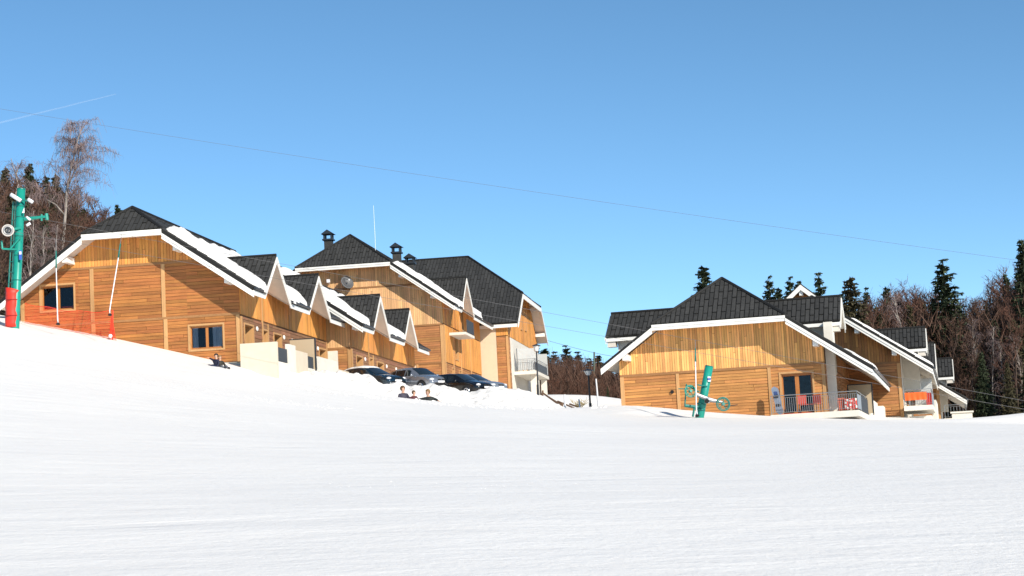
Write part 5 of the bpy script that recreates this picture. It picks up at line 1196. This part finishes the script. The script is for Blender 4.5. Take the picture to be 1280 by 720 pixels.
# right wood
PR = [(930, 392), (985, 386), (1040, 380), (1085, 376), (1110, 368), (1140, 358), (1165, 364), (1190, 376), (1215, 374), (1240, 358), (1262, 346), (1310, 326)]
for Y, x0, st, dy in ((160, 1196, 17, 26), (164, 1090, 15, 14), (174, 1080, 15, 6), (186, 1000, 15, 0), (205, 940, 16, 0)):
    x = x0
    while x < 1310:
        tree('bare_tree', 'bare brown broadleaf tree in the dense wood behind the right chalets', 'tree', rs.choice(BARE), x+rs.uniform(-5, 5), prof(PR, x)+dy+rs.uniform(-7, 12), Y+rs.uniform(-6, 6), rs, 'bare trees of the right wood', rs.uniform(.75, 1.05)); x += st
for px, py, Y in ((1212, 400, 158), (1254, 425, 157), (1290, 400, 158), (1126, 362, 160), (1232, 410, 158), (1272, 415, 157)):
    tree('birch_tree', 'thin pale-stemmed birch in the dense wood behind the right chalets', 'tree', rs.choice(PALE), px, py, Y, rs, 'pale birches of the right wood', .8)
CG = 'conifers of the right wood'; cl = 'dark spruce rising from the wood behind the right chalets'
for px, py, Y, i, wd_, lb in ((879, 334, 172, 0, 1.41, 'lone dark spruce top rising behind the left slope of the front right chalet roof'), (961, 345, 178, 1, 1.09, None), (973, 361, 190, 0, 1.02, None), (987, 346, 176, 1, 1.15, None), (997, 352, 196, 0, 1.02, None), (1023, 341, 172, 1, 1.09, None),
        (1062, 346, 152, 2, 1.47, 'broad brownish spruce just right of the front right dormer'), (1050, 368, 190, 0, 1.15, None), (1082, 360, 186, 1, 0.90, None), (1108, 360, 178, 0, 1.02, None), (1121, 372, 170, 2, 1.15, None), (1151, 372, 180, 0, 1.02, None),
        (1178, 324, 165, 1, 1.60, 'tall ragged spruce standing alone above the wood right of the chalets'), (1166, 372, 166, 2, 0.72, None), (1205, 392, 172, 0, 0.64, None), (1257, 343, 172, 0, 0.72, None), (1232, 378, 176, 2, 0.72, None),
        (1278, 300, 160, 0, 1.08, 'big dark spruce cut by the right edge of the picture'), (1296, 330, 166, 0, 0.96, None), (1096, 384, 164, 0, .9, None), (1136, 380, 162, 2, .9, None), (1194, 408, 160, 0, .9, None), (1216, 414, 158, 2, .9, None), (1243, 400, 160, 0, 1, None), (1266, 398, 158, 2, 1, None), (1285, 420, 155, 0, 1, None), (1226, 440, 154, 0, 1, None), (1258, 452, 152, 2, 1, None), (940, 378, 200, 0, 0.64, None)):
    tree('spruce_tree', lb or cl, 'tree', CON[i], px, py, Y, rs, CG, wd_)
# left wood
PLF = [(-20, 214), (0, 218), (30, 226), (60, 228), (90, 238), (120, 258), (150, 285), (170, 300)]
for Y, x0, x1, st, dy in ((108, -10, 76, 17, 40), (122, -15, 130, 15, 16), (138, -15, 150, 15, 6), (158, -15, 155, 14, 0), (180, -15, 150, 15, 3)):
    x = x0
    while x < x1:
        tree('bare_tree', 'bare brown broadleaf tree in the wood behind the big left house', 'tree', rs.choice(BARE), x+rs.uniform(-5, 5), prof(PLF, x)+dy+rs.uniform(-4, 14), Y+rs.uniform(-5, 5), rs, 'bare trees of the left wood', rs.uniform(.8, 1.1)); x += st
tree('bare_tree', 'slender bare tree whose crown stands out at the left edge of the picture', 'tree', PALE[0], 14, 195, 128, rs, 'bare trees of the left wood', .9)
for px, py, Y, i, wd_ in ((7, 208, 150, 2, .9), (36, 205, 140, 0, 1.0), (23, 226, 155, 0, .9), (58, 221, 145, 0, .9), (70, 217, 150, 2, .95), (47, 228, 160, 1, 1), (80, 240, 150, 0, .9), (94, 250, 158, 0, .9), (-6, 222, 150, 0, 1), (14, 240, 118, 2, .9), (30, 246, 112, 0, .9), (66, 244, 132, 0, .9), (86, 262, 130, 2, .9), (104, 262, 145, 0, .8), (54, 262, 108, 0, .9), (118, 276, 150, 2, .8), (41, 232, 128, 2, .9)):
    tree('spruce_tree', 'dark spruce in the wood behind the big left house', 'tree', CON[i], px, py, Y, rs, 'conifers of the left wood', wd_)
tree('spruce_tree', 'small dark spruce tip just left of the peak of the big left house', 'tree', CON[0], 147.5, 256, 150, rs, 'conifers of the left wood', .8)
for px, py, Y in ((34, 262, 104), (50, 285, 100), (62, 280, 102)):
    tree('birch_tree', 'short pale leaning stem between the lift mast and the tall birch', 'tree', PALE[1], px, py, Y, rs, 'pale stems by the lift mast', .8)
# the tall birch
def tall_birch():
    Y = 114; rr = random.Random(5); b0 = at(76, 338, Y); t = thing('birch_tree', 'tall white-barked birch with a drooping thin crown left of the big left house', 'tree', b0)
    st1 = [(76, 338), (79, 300), (82, 265), (83.5, 240), (88, 214), (93, 193), (98, 172), (104, 157)]; st2 = [(84, 236), (90, 221), (96, 205), (99, 190), (103, 180)]; st3 = [(80, 268), (70, 256), (58, 249), (50, 243)]
    T = MB(); C = MB()
    def W(s, k): return [at(x, y, Y+k*i*.25)-b0 for i, (x, y) in enumerate(s)]
    stems = [(W(st1, 0), [.11, .10, .09, .08, .065, .05, .035, .015]), (W(st2, 1), [.06, .05, .04, .03, .012]), (W(st3, -1), [.06, .05, .035, .02])]
    for p, r_ in stems: T.tube(p, r_, 8)
    T.obj('trunk', birch_m, t, True)
    for p, r_, n_, lo in ((stems[0][0], 0, 44, .26), (stems[1][0], 0, 18, .15), (stems[2][0], 0, 6, .4)):
        for i in range(n_):
            f = lo+(1-lo)*(i+rr.random())/n_; k = min(int(f*(len(p)-1)), len(p)-2); q = p[k].lerp(p[k+1], f*(len(p)-1)-k); a = rr.uniform(0, 6.283); L = rr.uniform(1.2, 3.0)*(1.35-f*1.0)
            d = V((math.cos(a), math.sin(a)*.8, rr.uniform(.7, 1.6))).normalized(); pts = [q]
            for z in range(5): d = (d+V((rr.uniform(-.15, .15), rr.uniform(-.15, .15), -.10-.10*z))).normalized(); pts.append(pts[-1]+d*L/4)
            M_ = T if False else C
            for z in range(5): ribbon(C, pts[z], pts[z+1], .024*(1-z/6), .024*(1-(z+1)/6), rr)
            for z in range(40):
                g = rr.uniform(.25, 1); kk = min(int(g*5), 4); c0 = pts[kk].lerp(pts[kk+1], g*5-kk); dd = V((rr.uniform(-.6, .6), rr.uniform(-.6, .6), rr.uniform(-.2, .5))).normalized(); l_ = rr.uniform(.3, .8)
                c1 = c0+dd*l_*.5; c2 = c1+(dd*.35+V((0, 0, -1))).normalized()*l_*rr.uniform(.6, 1.3); ribbon(C, c0, c1, .0095, .008, rr); ribbon(C, c1, c2, .008, .005, rr)
    C.obj('crown', twig_b, t)
tall_birch()
# wood in the gap
for Y, x0, st, dy in ((172, 690, 8, 14), (184, 684, 7, 4), (198, 676, 7, -4)):
    x = x0
    while x < 790:
        tree('bare_tree', 'bare brown tree of the far wood in the gap between the houses', 'tree', rs.choice(BARE), x+rs.uniform(-3, 3), prof([(676, 458), (700, 452), (740, 462), (790, 476)], x)+dy+rs.uniform(-3, 6), Y+rs.uniform(-5, 5), rs, 'bare trees in the gap', 1.1); x += st
for px, py, Y, wd_ in ((667, 429, 215, 1.7), (680, 436, 222, 1.7), (692, 440, 225, 1.7), (707, 432, 218, 1.7), (722, 440, 224, 1.7), (737, 448, 226, 1.7), (747, 445, 218, 1.7), (762, 455, 222, 1.2), (775, 462, 226, 1.1), (759, 484, 160, 1.0)):
    tree('spruce_tree', 'dark spruce of the far wood in the gap between the houses', 'tree', CON[rs.choice((0, 1))], px, py, Y, rs, 'conifers in the gap', wd_)
# brushwood between the trunks
def brush(name, x0, x1, prof_, ya, yb, n_, seed, m_, lo=.0, hi=.62):
    rr = random.Random(seed); M = MB()
    for i in range(n_):
        px = rr.uniform(x0, x1); Y = rr.uniform(ya, yb); top = at(px, prof_(px), Y); g = ground(top.x, top.y); h = (top.z-g)
        a = V((top.x, top.y, g+h*rr.uniform(-.02, hi-.1))); d = V((rr.uniform(-.5, .5), rr.uniform(-.4, .4), rr.uniform(.4, 1))).normalized(); L = rr.uniform(1.2, 3.2)
        b = a+d*L*.5; c = b+(d+V((rr.uniform(-.5, .5), rr.uniform(-.4, .4), .1))).normalized()*L*.5; w_ = rr.uniform(.02, .05); ribbon(M, a, b, w_, w_*.7, rr); ribbon(M, b, c, w_*.7, w_*.2, rr)
    o = M.obj(name, m_); return tag(o, {'r': 'tangle of brown brushwood between the trunks of the right wood', 'l': 'tangle of brown brushwood between the trunks of the left wood', 'm': 'tangle of brown brushwood in the far gap between the houses'}[seed if isinstance(seed, str) else 'r'], 'brushwood', kind='stuff')
brush('brushwood', 930, 1310, lambda x: prof(PR, x)+10, 158, 225, 30000, 'r', twig_m, hi=.95)
brush('brushwood', -25, 150, lambda x: prof(PLF, x)+14, 118, 185, 11000, 'l', twig_m, hi=.75)
brush('brushwood', 675, 790, lambda x: prof([(676, 456), (740, 462), (790, 476)], x), 176, 222, 14000, 'm', twig_m, hi=1.0)
